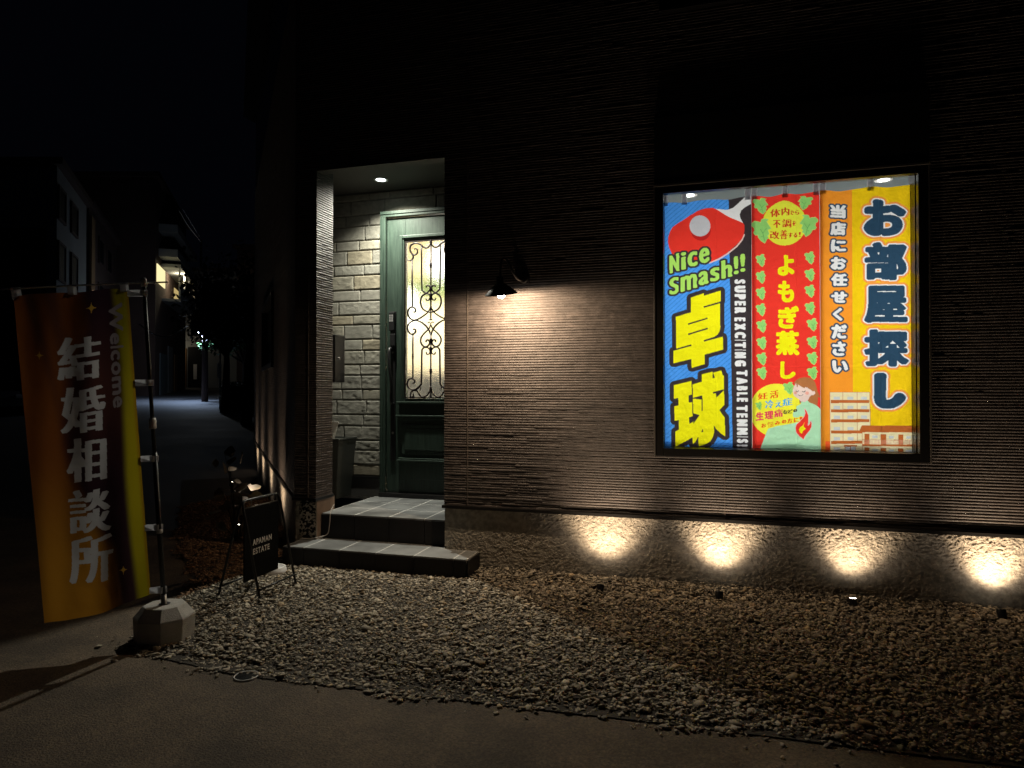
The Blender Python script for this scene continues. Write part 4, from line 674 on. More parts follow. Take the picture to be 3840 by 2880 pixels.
def inside(px, py, P):
    m = np.zeros(px.shape, bool); n = len(P)
    for i in range(n):
        x1, y1 = P[i]; x2, y2 = P[(i + 1) % n]
        if y1 != y2: m ^= ((y1 > py) != (y2 > py)) & (px < (x2 - x1) * (py - y1) / (y2 - y1) + x1)
    return m
def gravel():
    bm = bmesh.new(); bmesh.ops.create_icosphere(bm, subdivisions=1, radius=1); IV = np.array([v.co[:] for v in bm.verts]); IF = np.array([[v.index for v in f.verts] for f in bm.faces]); bm.free()
    tmpl = []
    for k in range(12):     # angular chips: jitter, then cut by random planes
        V = IV * rng.uniform(.8, 1.15, (12, 1))
        for _ in range(7):
            n = rng.normal(size=3); n /= np.linalg.norm(n); d = rng.uniform(.35, .7); h = V @ n - d; V = V - np.clip(h, 0, None)[:, None] * n
        tmpl.append(V)
    N = 98000; x = rng.uniform(-6.0, 3.0, N * 2); y = rng.uniform(-2.2, 2.6, N * 2)
    wob = .05 * (vnoise(x * 5, y * 5, 2) - .5) * 2
    m = inside(x + wob, y + wob + rng.normal(0, .02, x.shape), edge) | (inside(x + rng.normal(0, .25, x.shape), y + np.abs(rng.normal(0, .22, x.shape)), edge) & (rng.random(x.shape) < .02) & (y < -1.2)) & (x < .384 * (y + 4.9) + .75)
    m &= ~((x > -3.30) & (x < -1.68) & (y > -.29)) & ~((x > -3.33) & (y > .0))
    m &= ((x - .0) * NU.x + y * NU.y > -99)
    x, y = x[m][:N], y[m][:N]; n = len(x)
    s = np.exp(rng.normal(math.log(.0108), .45, n)); s = np.clip(s, .004, .036); big = rng.random(n) < .02; s[big] *= 1.45
    patch = fbm(x * 1.6, y * 1.6, 44, 3); s *= np.where(patch < .42, .86, 1.0)
    near_step = (y > -.45); s = np.where(near_step & (x > -3.3), s * 1.15, s)
    sc = np.stack([s * rng.uniform(.95, 1.6, n), s * rng.uniform(.7, 1.1, n), s * rng.uniform(.16, .40, n)], -1)
    yaw = rng.uniform(0, 2 * np.pi, n); tx = rng.normal(0, .25, n); ty = rng.normal(0, .25, n)
    cz, sz, cx, sx, cy, sy = np.cos(yaw), np.sin(yaw), np.cos(tx), np.sin(tx), np.cos(ty), np.sin(ty)
    RM = np.stack([np.stack([cz * cy, cz * sy * sx - sz * cx, cz * sy * cx + sz * sx], -1), np.stack([sz * cy, sz * sy * sx + cz * cx, sz * sy * cx - cz * sx], -1), np.stack([-sy, cy * sx, cy * cx], -1)], -2)
    T = np.array(tmpl)[rng.integers(0, 12, n)]
    V = np.einsum('nij,nkj->nki', RM, T * sc[:, None, :])
    z = .006 + rng.uniform(0, .014, n) * (y > -2.0) + .02 * (fbm(x * 2.2, y * 2.2, 9, 3) - .4) * np.clip((y + 2.1) * 3, 0, 1) + .02 * np.exp(-((y - 0) / .18) ** 2)
    V += np.stack([x, y, z], -1)[:, None, :]
    V = np.concatenate([V.reshape(-1, 3)]); Fc = (IF[None] + (np.arange(n) * 12)[:, None, None]).reshape(-1, 3)
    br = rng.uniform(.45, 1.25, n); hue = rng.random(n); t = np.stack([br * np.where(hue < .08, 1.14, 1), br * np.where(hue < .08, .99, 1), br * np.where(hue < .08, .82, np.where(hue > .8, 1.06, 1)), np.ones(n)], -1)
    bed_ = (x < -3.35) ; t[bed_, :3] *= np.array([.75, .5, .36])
    t = np.repeat(t, 12, 0)
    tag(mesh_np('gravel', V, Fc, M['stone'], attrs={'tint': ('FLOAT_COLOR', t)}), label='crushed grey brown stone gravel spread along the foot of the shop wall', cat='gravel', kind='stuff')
gravel()

# ================================================================== THE SHOP BUILDING
shop = empty('shop_building', (0, 0, 0), 0, 'dark brown shop clad in thin ribbed stone with lit porch and window', 'building')
XR, XP0, XP1 = -1.985, -3.33, -3.127          # porch right edge, post left and right edge
ZD, ZL, ZC = .495, 3.22, 3.355                # drip cap, lintel, porch ceiling
COURSE = .0197
def siding_h(u, z, seed=0, amp=1):
    """relief of the cladding: thin courses of split strips with random lengths and depths"""
    c = np.floor(z / COURSE).astype(np.int64); f = z / COURSE - c
    def h(a, b):
        n = (a * 374761393 + b * 668265263 + seed * 7919) & 0xffffffff; n = ((n ^ (n >> 13)) * 1274126177) & 0xffffffff; return ((n ^ (n >> 16)) & 0xffff) / 65535.0
    ln = .13 + .32 * h(c, c * 0 + 5); seg = np.floor((u + 7 * h(c, c * 0 + 1)) / ln).astype(np.int64); sf = (u + 7 * h(c, c * 0 + 1)) / ln - seg
    d = amp * .0024 * h(c, seg) + amp * .0012 * (h(seg, c) - .5)
    rip = .0027 * (fbm(u * 26, z * 70, seed + 3, 3) - .45) * (h(c + 3, seg + 9) > .42) + .0012 * (vnoise(u * 60, z * 150, seed + 5) - .5)
    lip = np.where(f < .12, -.0058, np.where(f > .93, -.0040, 0))
    lip = lip * (1.5 if 20 <= seed < 30 else 1)
    tilt = .0022 * (.5 - f)
    return d + amp * rip + lip + tilt
def siding_panel(o, du, u0, u1, z0, z1, nrm, seed=0, step=.015, rows=(.02, .13, .5, .90, .96), amp=1):
    nu = max(2, int((u1 - u0) / step) + 1); us = np.linspace(u0, u1, nu)
    cs = np.arange(math.floor(z0 / COURSE), math.ceil(z1 / COURSE)); zs = (cs[:, None] + np.array(rows)[None]).ravel() * COURSE; zs = np.clip(zs, z0, z1); zs = np.unique(np.concatenate([[z0], zs, [z1]]))
    UU, ZZ = np.meshgrid(us, zs); Hh = siding_h(UU, ZZ, seed, amp)
    Pp = np.array(o)[None, None] + UU[..., None] * np.array(du) + Hh[..., None] * np.array(nrm); Pp[..., 2] += ZZ + .0034 * (fbm(UU * 4.5, np.floor(ZZ / COURSE) * .35, seed + 8, 3) - .5)
    cc = np.floor(ZZ / COURSE).astype(np.int64); k = .8 + .45 * vnoise(cc * 3.7 + .5, np.floor(UU / .19 + 5 * vnoise(cc * 1.3, cc * 0. + seed)) * 2.3 + .5, seed) ; k = np.where(vnoise(UU * 18, ZZ * 60, seed + 4) > .80, k * 1.35, k)
    return Pp.reshape(-1, 3), grid_faces(len(zs), nu), np.stack([k, k, k, np.ones_like(k)], -1).reshape(-1, 4)
def join_panels(name, L_, mats, parent, smooth=False):
    V = []; Fq = []; b = 0
    for p in L_: V.append(p[0]); Fq.append(p[1] + b); b += len(p[0])
    at = {'tint': ('FLOAT_COLOR', np.concatenate([p[2] for p in L_]))} if len(L_[0]) > 2 else None
    return mesh_np(name, np.concatenate(V), np.concatenate(Fq), mats, parent, smooth, attrs=at)
FX, FN = (1, 0, 0), (0, -1, 0)
G_ = .004
WX0, WX1, WZ0, WZ1 = -.362, 1.358, .92, 2.847
pan = [siding_panel((0, 0, 0), FX, XR, WX0, ZD, ZL, FN), siding_panel((0, 0, 0), FX, WX0, WX1, ZD, WZ0, FN), siding_panel((0, 0, 0), FX, WX1, 3.2, ZD, ZL, FN),
       siding_panel((0, 0, 0), FX, WX0, WX1, WZ1, ZL, FN), siding_panel((0, 0, 0), FX, XP0, 3.2, ZL, 5.0, FN, step=.02), siding_panel((0, 0, 0), FX, XP0, XP1, ZD, ZL, FN)]
wall = join_panels('front_wall', pan, M['siding'], shop)
# post: face turned to the porch, with its two vertical joints
jy = [(0, .083), (.086, .166), (.169, .253)]
jp = [siding_panel((XP1, 0, 0), (0, 1, 0), a, b, ZD, ZC, (1, 0, 0), seed=20 + i, step=.008, amp=.55) for i, (a, b) in enumerate(jy)]
# street wall (other side of the post)
SWL = 7.3
sw0 = (XP0, 0, 0)
wu0, wu1, wz0, wz1 = 2.45, 4.45, 1.66, 2.56
for (a, b, c, d) in ((0, wu0, ZD, 5.0), (wu1, SWL, ZD, 5.0), (wu0, wu1, ZD, wz0), (wu0, wu1, wz1, 5.0)):
    jp.append(siding_panel(sw0, tuple(U), a, b, c, d, tuple(NU), seed=40, step=.05, rows=(.03, .14, .9)))
join_panels('side_wall', jp, M['siding'], shop)
# cores that carry the cladding, upper storey, roof edge
cm = MB()
cm.box(XP0 + .04, XP1 - .010, .012, .252, 0, ZC)                               # post
cm.box(XR + .008, WX0, .012, .2, ZD, 6.4).box(WX1, 3.2, .012, .2, ZD, 6.4).box(WX0, WX1, .012, .045, ZD, WZ0).box(WX0, WX1, .012, .14, WZ1, 6.4)
cm.box(XR + .008, XR + .10, .2, 1.2, 0, ZC)                                   # porch right cheek
cm.box(XP0 + .05, XR + .008, .012, .10, ZL, 6.4)
a = Vector(sw0); b = a + U * SWL; off = -NU * .10
def prism(mb, p, q, o1, o2, z0, z1, mi=0):
    mb.hexa([(*(p + o1)[:2], z0), (*(q + o1)[:2], z0), (*(q + o2)[:2], z0), (*(p + o2)[:2], z0)], [(*(p + o1)[:2], z1), (*(q + o1)[:2], z1), (*(q + o2)[:2], z1), (*(p + o2)[:2], z1)], mi)
prism(cm, a + U * .02, a + U * wu0, -NU * .012, off, ZD, 6.4); prism(cm, a + U * wu1, b, -NU * .012, off, ZD, 6.4); prism(cm, a + U * wu0, a + U * wu1, -NU * .012, off, ZD, wz0); prism(cm, a + U * wu0, a + U * wu1, -NU * .012, off, wz1, 6.4)
cm.box(3.1, 3.2, .2, 6, 0, 6.4)
cm.build('wall_core', M['trim'], shop)
rf = MB(); rp = [(XP0 - .25, -.2), (3.4, -.2), (3.4, 6.2), (b.x - .1, 6.2), (b.x + NU.x * .2, b.y + NU.y * .2)]
rf.hexa([(x, y, 6.4) for x, y in rp], [(x, y, 6.55) for x, y in rp]); rf.build('roof', M['trim'], shop)
# sealant joints
for q_ in ((-1.793, -1.787, -.007, .004, ZD, ZL), (XP0 + .128, XP0 + .133, -.006, .004, ZD, 2.5), (.105, .1085, -.0075, .004, ZD, WZ0), (1.93, 1.934, -.0075, .004, ZD, ZL)): jt = MB(); jt.box(*q_); jt.build('sealant_joint', M['caulk'], shop)
# drip cap
dc = MB(); dc.box(XR - .012, 3.2, -.022, .03, ZD - .024, ZD - .002).box(XP0 - .01, XP1 + .012, -.022, .262, ZD - .024, ZD - .002)
prism(dc, a, b, NU * .022, NU * -.03, ZD - .024, ZD - .002); dc.build('drip_cap', M['trim'], shop)
# footing with rough render
def rough(o, du, nrm, u0, u1, z0, z1, st, amp, seed, smooth_top=None):
    nu = int((u1 - u0) / st) + 1; nz = int((z1 - z0) / st) + 1; us = np.linspace(u0, u1, nu); zs = np.linspace(z0, z1, nz); UU, ZZ = np.meshgrid(us, zs)
    wx = .03 * fbm(UU * 12, ZZ * 12, seed + 50); n1 = fbm((UU + wx) * 60, (ZZ + wx) * 80, seed, 4, .62); n2 = fbm(UU * 120, ZZ * 170, seed + 9, 2)
    pit = np.clip((n1 - .50) * 6, -1, 1)
    k = .55 + .75 * np.clip((ZZ - .12) / .3, 0, 1) * fbm(UU * 4, ZZ * 4, seed + 20, 2) * 1.4
    if smooth_top: k = k * np.where((UU < smooth_top[0]) & (ZZ > smooth_top[1] + .02 * (vnoise(UU * 20, ZZ * 20) - .5)), .12, 1)
    Hh = amp * k * (.42 * pit + 1.3 * (n2 - .5) + .35 * (n1 - .5))
    Pp = np.array(o)[None, None] + UU[..., None] * np.array(du) + Hh[..., None] * np.array(nrm); Pp[..., 2] += ZZ
    return Pp.reshape(-1, 3), grid_faces(nz, nu)
fp = [rough((0, .012, 0), FX, FN, XR + .0, 3.2, -.02, ZD - .024, .0042, .0062, 1, (-1.35, .33)), rough((0, .012, 0), FX, FN, XP0, XP1, -.02, ZD - .024, .006, .005, 4),
      rough(tuple(a - NU * .012), tuple(U), tuple(NU), 0, SWL, -.02, ZD - .024, .02, .003, 6)]
join_panels('foundation', fp, M['concrete'], shop, True)
pb = MB(); pb.box(XP1 - .09, XP1 - .006, .014, .30, 0, ZD - .024); pb.build('pier_side', M['pier'], shop)
# porch: ceiling, lintel, stone wall, left cheek
so = MB(); so.hexa([(-3.40, .10, ZC), (XR, .10, ZC), (XR, 1.3, ZC), (-4.36, 1.3, ZC)], [(-3.40, .10, ZC + .06), (XR, .10, ZC + .06), (XR, 1.3, ZC + .06), (-4.36, 1.3, ZC + .06)]).box(XP1, XR, -.006, .10, ZL - .006, ZL); so.build('porch_ceiling', M['soffit'], shop)
lw = MB(); p0 = Vector((XP1 - .01, .253, 0)); p1 = p0 + U * 1.15; prism(lw, p0, p1, -NU * 0, NU * .08, .3, ZC); lw.build('porch_cheek', M['soffit'], shop)
YB_ = 1.10
def blocks():
    V = []; Fq = []; T = []; b = 0; z = .54; i = 0
    hs = [.112, .142, .098, .142, .112, .145, .105, .142, .105, .140, .112, .145, .098, .138, .112, .145, .105, .142, .100, .142, .112, .145, .16]
    x0, x1 = -4.1, XR; zt = ZC
    while z < zt - .02:
        h = min(hs[i % len(hs)], zt - z); x = x0 - random.uniform(0, .3)
        while x < x1:
            w = random.choice((.24, .30, .36, .44, .50, .58)) * random.uniform(.92, 1.08); a_, b_ = max(x, x0), min(x + w, x1)
            dx0, dx1 = -3.078, -2.0
            for (p, q) in ([(a_, min(b_, dx0)), ] if z < 3.12 else [(a_, b_)]):
                zz0, zz1 = z + .002, z + h - .002
                p += .002; q -= .002
                if q - p < .02: continue
                nx = max(4, int((q - p) / .007)); nz = max(4, int((zz1 - zz0) / .007)); us = np.linspace(p, q, nx); zs = np.linspace(zz0, zz1, nz); X, Z = np.meshgrid(us, zs)
                sm = random.random() < .3; amp = .003 if sm else .0075
                n = fbm(X * 22 + i * 3.1, Z * 30 + x * 5, 70 + i, 4, .55); rd = 1 - np.abs(2 * fbm(X * 13, Z * 16, 90 + i, 3) - 1)
                ed = np.minimum(np.minimum(X - p, q - X), np.minimum(Z - zz0, zz1 - Z)); e = np.clip(ed / .005, 0, 1)
                Hh = (.006 + amp * (n + .5 * rd - .4)) * e - .004 * (1 - e)
                Hh[0, :] = Hh[-1, :] = Hh[:, 0] = Hh[:, -1] = -.0038
                V.append(np.stack([X, YB_ - Hh, Z], -1).reshape(-1, 3)); Fq.append(grid_faces(nz, nx, b)); b += nx * nz
                t = random.choice(((1, 1, 1), (1.04, 1.02, .96), (.92, .93, .93), (1.08, 1.0, .86), (.96, .97, .97), (1.03, 1.03, 1))); k = random.uniform(.90, 1.10)
                T.append(np.tile([t[0] * k, t[1] * k, t[2] * k, 1], (nx * nz, 1)))
            x += w
        z += h; i += 1
    mesh_np('stone_wall', np.concatenate(V), np.concatenate(Fq), M['block'], shop, True, attrs={'tint': ('FLOAT_COLOR', np.concatenate(T))})
blocks()
bk = MB(); bk.box(-4.1, -3.08, YB_ + .004, YB_ + .06, .35, ZC).box(-3.08, XR, YB_ + .004, YB_ + .06, 3.13, ZC); bk.build('mortar_bed', M['mortar'], shop)
sk = MB(); sk.box(-4.1, -3.075, YB_ - .010, YB_ + .003, .34, .515); sk.build('skirting', M['soffit'], shop)
sk = MB(); sk.box(-4.1, -3.075, YB_ - .022, YB_ + .003, .517, .538); sk.build('starter_strip', M['trim'], shop)

# ---------------- door
dr = empty('door', (-2.54, 1.05, .356)); dr.parent = shop
def dbox(mb, x0, x1, y0, y1, z0, z1): mb.box(x0, x1, y0, y1, z0 - .356, z1 - .356)
fr = MB()
for s_ in (-1, 1):
    dbox(fr, *sorted((s_ * .475, s_ * .53)), -.03, .05, .356, 3.075); dbox(fr, *sorted((s_ * .500, s_ * .53)), -.038, -.03, .356, 3.075)
dbox(fr, -.53, .53, -.03, .05, 3.075, 3.13); dbox(fr, -.53, .53, -.038, -.03, 3.10, 3.13)
fr.build('frame', M['green'], dr, .003)
lf = MB(); ZB, ZT, GW, G0, G1 = .40, 3.065, .272, 1.31, 2.828
dbox(lf, -.47, -GW - .0, 0, .045, ZB, ZT); dbox(lf, GW, .47, 0, .045, ZB, ZT); dbox(lf, -GW, GW, 0, .045, G1, ZT); dbox(lf, -GW, GW, 0, .045, ZB, G0)
leafo = lf.build('leaf', M['green'], dr, .002)
mo = MB()
def ring(mb, hw, z0, z1, w, y0, y1):
    dbox(mb, -hw - w, -hw, y0, y1, z0 - w, z1 + w); dbox(mb, hw, hw + w, y0, y1, z0 - w, z1 + w); dbox(mb, -hw, hw, y0, y1, z1, z1 + w); dbox(mb, -hw, hw, y0, y1, z0 - w, z0)
ring(mo, .300, G0 - .03, G1 + .03, .028, -.026, -.001); ring(mo, .285, G0 - .015, G1 + .015, .015, -.017, -.001); ring(mo, GW - .002, G0, G1, .013, -.008, .02)
dbox(mo, -.345, .345, -.05, -.001, 1.262, 1.282); dbox(mo, -.36, .36, -.045, -.001, 1.132, 1.150); dbox(mo, -.345, .345, -.030, -.001, 1.110, 1.130)
dbox(mo, -.335, .335, -.038, -.001, .724, .738); dbox(mo, -.345, .345, -.05, -.001, .706, .722)
dbox(mo, -.325, .325, -.014, -.001, 1.155, 1.258); dbox(mo, -.305, .305, -.016, -.001, .775, 1.06); dbox(mo, -.270, .270, -.026, -.016, .815, 1.02)
dbox(mo, -.325, .325, -.014, -.001, .53, .70)
mo.build('moulding', M['green'], dr, .004)
ga = MB(); ga.box(-GW + .001, GW - .001, .012, .022, G0 - .356, G1 - .356); ga.build('glass', M['hammered'], dr)
th = MB(); dbox(th, -.53, .53, -.06, .05, .3565, .398); th.build('threshold', M['trim'], dr, .003)
gr = MB(); Yg = -.022
ring(gr, GW - .012, G0 + .012, G1 - .012, .010, Yg - .006, Yg + .006)
for s_ in (1, -1):
    for i, c in enumerate(GRILLE):
        pts = [(s_ * x, Yg, z - .356) for x, z in c]
        k = .0082 if i not in (12, 13, 14) else .0045
        gr.tube(pts if len(pts) == 2 else catmull(pts, 5), k if i in (2, 10, 3) else [k * .8, k * 1.15, k], 6)
        if i == 2 or i == 10:
            zm = (pts[0][2] + pts[1][2]) / 2; gr.lathe([(.006, -.03), (.012, -.018), (.008, -.01), (.013, 0), (.008, .01), (.012, .018), (.006, .03)], (pts[0][0], Yg, zm), 10)
gr.tube([(0, Yg, G1 - .36), (0, Yg, 2.10 - .356)], .008, 8); gr.tube([(0, Yg, 1.94 - .356), (0, Yg, G0 - .35)], .008, 8)
gr.tube([(0, Yg, 2.085 - .356), (0, Yg, 2.13 - .356)], [.010, .001], 8); gr.lathe([(.002, -.04), (.009, 0), (.001, .04)], (0, Yg, 2.09 - .356), 8)
for z in (2.58, 1.57, 2.36, 2.29, 1.86, 1.78, 2.80, 1.40): gr.lathe([(.008, -.026), (.015, -.016), (.010, -.008), (.017, 0), (.010, .008), (.015, .016), (.008, .026)], (0, Yg, z - .356), 12)
gr.build('grille', M['iron'], dr)
hd = MB(); hx = -.40
def hb(x0, x1, y0, y1, z0, z1): dbox(hd, x0, x1, y0, y1, z0, z1)
for k, (z, w) in enumerate(((2.16, .026), (2.0, .03), (1.9, .038), (1.80, .028), (1.72, .02))): pass
hd.hexa([(hx - .022, -.014, .95), (hx + .022, -.014, .95), (hx + .022, 0, .95), (hx - .022, 0, .95)], [(hx - .030, -.014, 1.80), (hx + .030, -.014, 1.80), (hx + .030, 0, 1.80), (hx - .030, 0, 1.80)])
hd.hexa([(hx - .03, -.014, .35), (hx + .03, -.014, .35), (hx + .02, 0, .35), (hx - .02, 0, .35)], [(hx - .022, -.014, .95), (hx + .022, -.014, .95), (hx + .022, 0, .95), (hx - .022, 0, .95)])
hd.tube([(hx - .01, -.012, 1.44), (hx - .012, -.07, 1.42), (hx - .004, -.085, 1.28), (hx + .010, -.075, 1.1), (hx + .004, -.06, .93), (hx + .004, -.012, .90)], .014, 8, smooth_sub=5)
hdo = hd.build('handle', M['black_metal'], dr, .002)
kp = MB(); kp.box(hx - .032, hx + .026, -.045, -.014, 1.61, 1.79); kp.box(hx - .022, hx + .032, -.04, -.014, 1.36 + .10, 1.36 + .22); k_o = kp.build('keypad', M['black_metal'], hdo, .006)
kb = MB()
for i in range(3):
    for j in range(4): kb.box(hx - .022 + i * .014, hx - .015 + i * .014, -.047, -.0452, 1.70 + j * .018, 1.709 + j * .018)
kb.build('button', M['white_plastic'], hdo)
for z in (1.40, .62): cy = MB(); cy.lathe([(.011, 0), (.011, .006)], (hx + .002, -.015, z), 14, axis=(0, -1, 0)); cy.build('lock_cylinder', M['steel'], hdo)

# hall behind the door, seen blurred through the hammered glass
hall = MB(); hall.box(-4.1, -1.0, 3.0, 3.05, .3, 3.3).box(-4.1, -1.0, 1.17, 3.0, .30, .33).box(-4.1, -1.0, 1.17, 3.0, 3.3, 3.33).box(-4.15, -4.1, 1.17, 3.0, .3, 3.3).box(-1.0, -.95, 1.17, 3.0, .3, 3.3)
hall.build('hall_interior', mat('warm plaster of the hall', (.84, .77, .60), .9), shop)
hb_ = MB(); hb_.box(-4.1, -3.1, 1.162, 1.17, .3, 3.4).box(-2.0, -1.0, 1.162, 1.17, .3, 3.4); hb_.build('hall_partition', M['room'], shop)
hp = MB(); hp.box(-4.0, -1.2, 2.2, 2.6, .33, 1.60); hp.build('hall_counter', mat('grey counter', (.11, .12, .14), .5), shop)
hg = MB(); hg.box(-3.9, -2.3, 2.28, 2.31, 2.44, 2.70); hg.build('hall_curtain', mat('green blind', (.26, .42, .14), .8), shop)

# ---------------- shop window
wn = empty('window', (0, 0, 0)); wn.parent = shop
wf = MB()
for (x0, x1, z0, z1) in ((WX0, WX0 + .056, WZ0, WZ1), (WX1 - .056, WX1, WZ0, WZ1), (WX0 + .056, WX1 - .056, WZ1 - .058, WZ1), (WX0 + .056, WX1 - .056, WZ0, WZ0 + .058)):
    wf.box(x0, x1, -.022, .034, z0, z1)
wf.build('frame', M['trim'], wn, .003)
wf = MB(); wf.box(WX0 - .012, WX1 + .012, -.034, -.0225, WZ1 - .010, WZ1 + .006).box(WX0 - .012, WX0 - .0005, -.026, .004, WZ0, WZ1 - .012).box(WX1 + .0005, WX1 + .012, -.026, .004, WZ0, WZ1 - .012)
wf.build('outer_trim', mat('grey aluminium trim', (.10, .09, .08), .45), wn, .002)
g = MB(); g.add([(WX0 + .05, .03, WZ0 + .05), (WX1 - .05, .03, WZ0 + .05), (WX1 - .05, .03, WZ1 - .05), (WX0 + .05, .03, WZ1 - .05)], [(0, 1, 2, 3)]); g.build('glass', M['glass'], wn)
sb = MB(); sb.box(WX0 - .005, WX1 + .008, -.030, -.001, WZ1 + .008, 3.33); sb.build('shutter_box', mat('matt black panel', (.008, .008, .008), .7), wn, .003)
# upper storey window whose sill catches a little light
w2 = empty('window', (0, 0, 0)); w2.parent = shop
u2 = MB(); u2.box(-.33, 1.33, -.05, .0, 4.08, 4.105).box(-.33, -.28, -.03, .0, 4.106, 5.3).box(1.28, 1.33, -.03, 0, 4.106, 5.3).box(-.28, 1.28, -.03, 0, 5.25, 5.3); u2.build('frame', M['trim'], w2, .002)
u2 = MB(); u2.box(-.28, 1.28, -.012, -.008, 4.106, 5.25); u2.build('pane', M['dark_glass'], w2)
# side window
w3 = empty('window', (0, 0, 0)); w3.parent = shop
sf = MB(); A_ = Vector(sw0)
for (c, d, z0, z1) in ((wu0, wu0 + .06, wz0, wz1), (wu1 - .06, wu1, wz0, wz1), (wu0 + .06, wu1 - .06, wz1 - .06, wz1), (wu0 + .06, wu1 - .06, wz0, wz0 + .06)):
    prism(sf, A_ + U * c, A_ + U * d, NU * .03, NU * -.08, z0, z1)
sf.build('frame', M['trim'], w3)
sf = MB(); prism(sf, A_ + U * (wu0 + .06), A_ + U * (wu1 - .06), NU * -.05, NU * -.06, wz0 + .06, wz1 - .06); sf.build('pane', M['dark_glass'], w3)
# the room behind the banners
rm = MB(); rm.box(-1.0, 2.0, 3.2, 3.25, .5, 3.05).box(-1.0, 2.0, .2, 3.2, .45, .5).box(-1.05, -1.0, .2, 3.2, .5, 3.05).box(2.0, 2.05, .2, 3.2, .5, 3.05); rm.build('room_interior', M['room'], shop)
rm = MB(); rm.box(-1.05, 2.05, .14, 3.25, 3.05, 3.10); rm.build('room_ceiling', M['ceil'], shop)
rm = MB(); rm.box(WX0 + .056, WX1 - .056, .06, .2, WZ0 + .02, WZ0 + .058).box(WX0 + .02, WX0 + .056, .06, .2, WZ0, WZ1).box(WX1 - .056, WX1 - .02, .06, .2, WZ0, WZ1); rm.build('reveal', M['trim'], wn)

# ================================================================== STEPS
st = empty('entrance_steps', (-2.5, 0, 0), 0, 'two grey tiled entrance steps rising from the gravel to the green door', 'steps')
def tiles_top(mb, gb, x0, x1, y0, y1, z, sx, sy, ox, oy):
    gb.box(x0, x1, y0 + .0, y1, z - .03, z - .0008)
    xs_ = sorted({x0, x1, *[v for v in np.arange(ox - 20 * sx, ox + 20 * sx, sx) if x0 + .01 < v < x1 - .01]}); ys_ = sorted({y0, y1, *[v for v in np.arange(oy, oy + 10 * sy, sy) if y0 + .01 < v < y1 - .01]})
    for p, q in zip(xs_[:-1], xs_[1:]):
        for r_, s_ in zip(ys_[:-1], ys_[1:]): mb.box(p + .0045, q - .0045, r_ + (.0045 if r_ > y0 else -.006), s_ - .0045, z - .012, z)
def tiles_front(mb, x0, x1, y, z0, z1, sx, ox):
    xs_ = sorted({x0, x1, *[v for v in np.arange(ox - 20 * sx, ox + 20 * sx, sx) if x0 + .01 < v < x1 - .01]})
    for p, q in zip(xs_[:-1], xs_[1:]): mb.box(p + .002, q - .002, y - .010, y, z0, z1)
def sh(mb): return mb.xform(Matrix.Translation((2.5, 0, 0)))
tp = MB(); gb = MB(); tiles_top(tp, gb, XP1 - .0, XR + .004, .09, 1.03, .356, .314, .32, -2.816, .09); sh(tp).build('upper_tread', M['tile'], st, .0015); sh(gb).build('grout', M['grout'], st)
rs = MB(); tiles_front(rs, XP1, XR + .004, .09, .152, .344, .314, -2.816); sh(rs).build('upper_riser', M['tile_dark'], st, .001)
tp = MB(); gb = MB(); tiles_top(tp, gb, -3.25, -1.70, -.265, .0, .151, .314, .5, -3.06, -.265); tiles_top(tp, gb, XP1 + .002, XR - .002, .002, .078, .151, .314, .5, -3.06, .002); sh(tp).build('lower_tread', M['tile'], st, .0015)
sh(gb).build('grout', M['grout'], st)
rs = MB(); tiles_front(rs, -3.25, -1.70, -.265, -.03, .139, .314, -3.06); rs.box(-1.70, -1.69, -.262, .0, -.03, .139); rs.box(-3.26, -3.25, -.262, .0, -.03, .139); sh(rs).build('lower_riser', M['tile_dark'], st, .001)
co = MB(); co.box(-3.245, -1.705, -.26, -.002, -.03, .12).box(XP1 + .001, XR - .001, -.002, 1.04, -.03, .12).box(XP1 + .001, XR - .001, .095, 1.03, .12, .325); sh(co).build('step_core', M['grout'], st)
# ================================================================== LAMPS OF THE SHOP
def downlight(loc, r, lens, label, group=None, power=0, colr=NEUTRAL, spot=140, blend=1, aim=(0, 0, -1)):
    t = empty('downlight', loc, 0, label, 'ceiling light', group)
    m = MB(); m.lathe([(r, -.002), (r * 1.22, -.004), (r * 1.25, 0), (r, .0)], n=28); m.build('rim', M['white_plastic'], t)
    m = MB(); m.lathe([(r, -.0015), (r * .5, -.003), (.001, -.0032)], n=28, cap=False); m.build('lens', lens, t)
    if power: light('lamp', 'SPOT', (0, 0, -.012), power, colr, t, r * .6, aim, spot, blend)
    return t
downlight((-2.93, .76, ZC - .0005), .055, M['lens_white'], 'round recessed downlight shining in the porch ceiling above the green door', None, P_PORCH, NEUTRAL, 142, 1, (.10, -.10, -1))
shopc = dict(group='round downlights in the shop ceiling behind the banners')
downlight((-.152, 1.0, 3.0495), .052, M['lens_white'], 'round ceiling downlight above the blue table tennis banner', power=P_SHOP * 1.5, colr=(1, 1, .97), spot=128, blend=.9, **shopc)
downlight((1.33, 1.0, 3.0495), .052, M['lens_white'], 'round ceiling downlight above the yellow room search banner', power=P_SHOP * 1.5, colr=(1, 1, .97), spot=128, blend=.9, **shopc)
for x in (-.3, .6, 1.4): light('banner_fill', 'AREA', (x, 2.2, 2.95), P_SHOP * .42, (1, 1, .97), shop, .5, (0, -.35, -1))  # unseen area lights added deeper in the room to backlight the banners evenly
light('hall_lamp', 'AREA', (-2.35, 2.2, 3.2), P_HALL, (1, .90, .74), shop, .5, (0, .15, -1))
m = MB(); m.box(-3.04, -2.70, 2.20, 2.26, 2.70, 2.99); m.build('hall_glow_patch', emis('white glow patch', (1, .97, .95), 3), shop)  # glowing box added to make the white patch high in the door glass
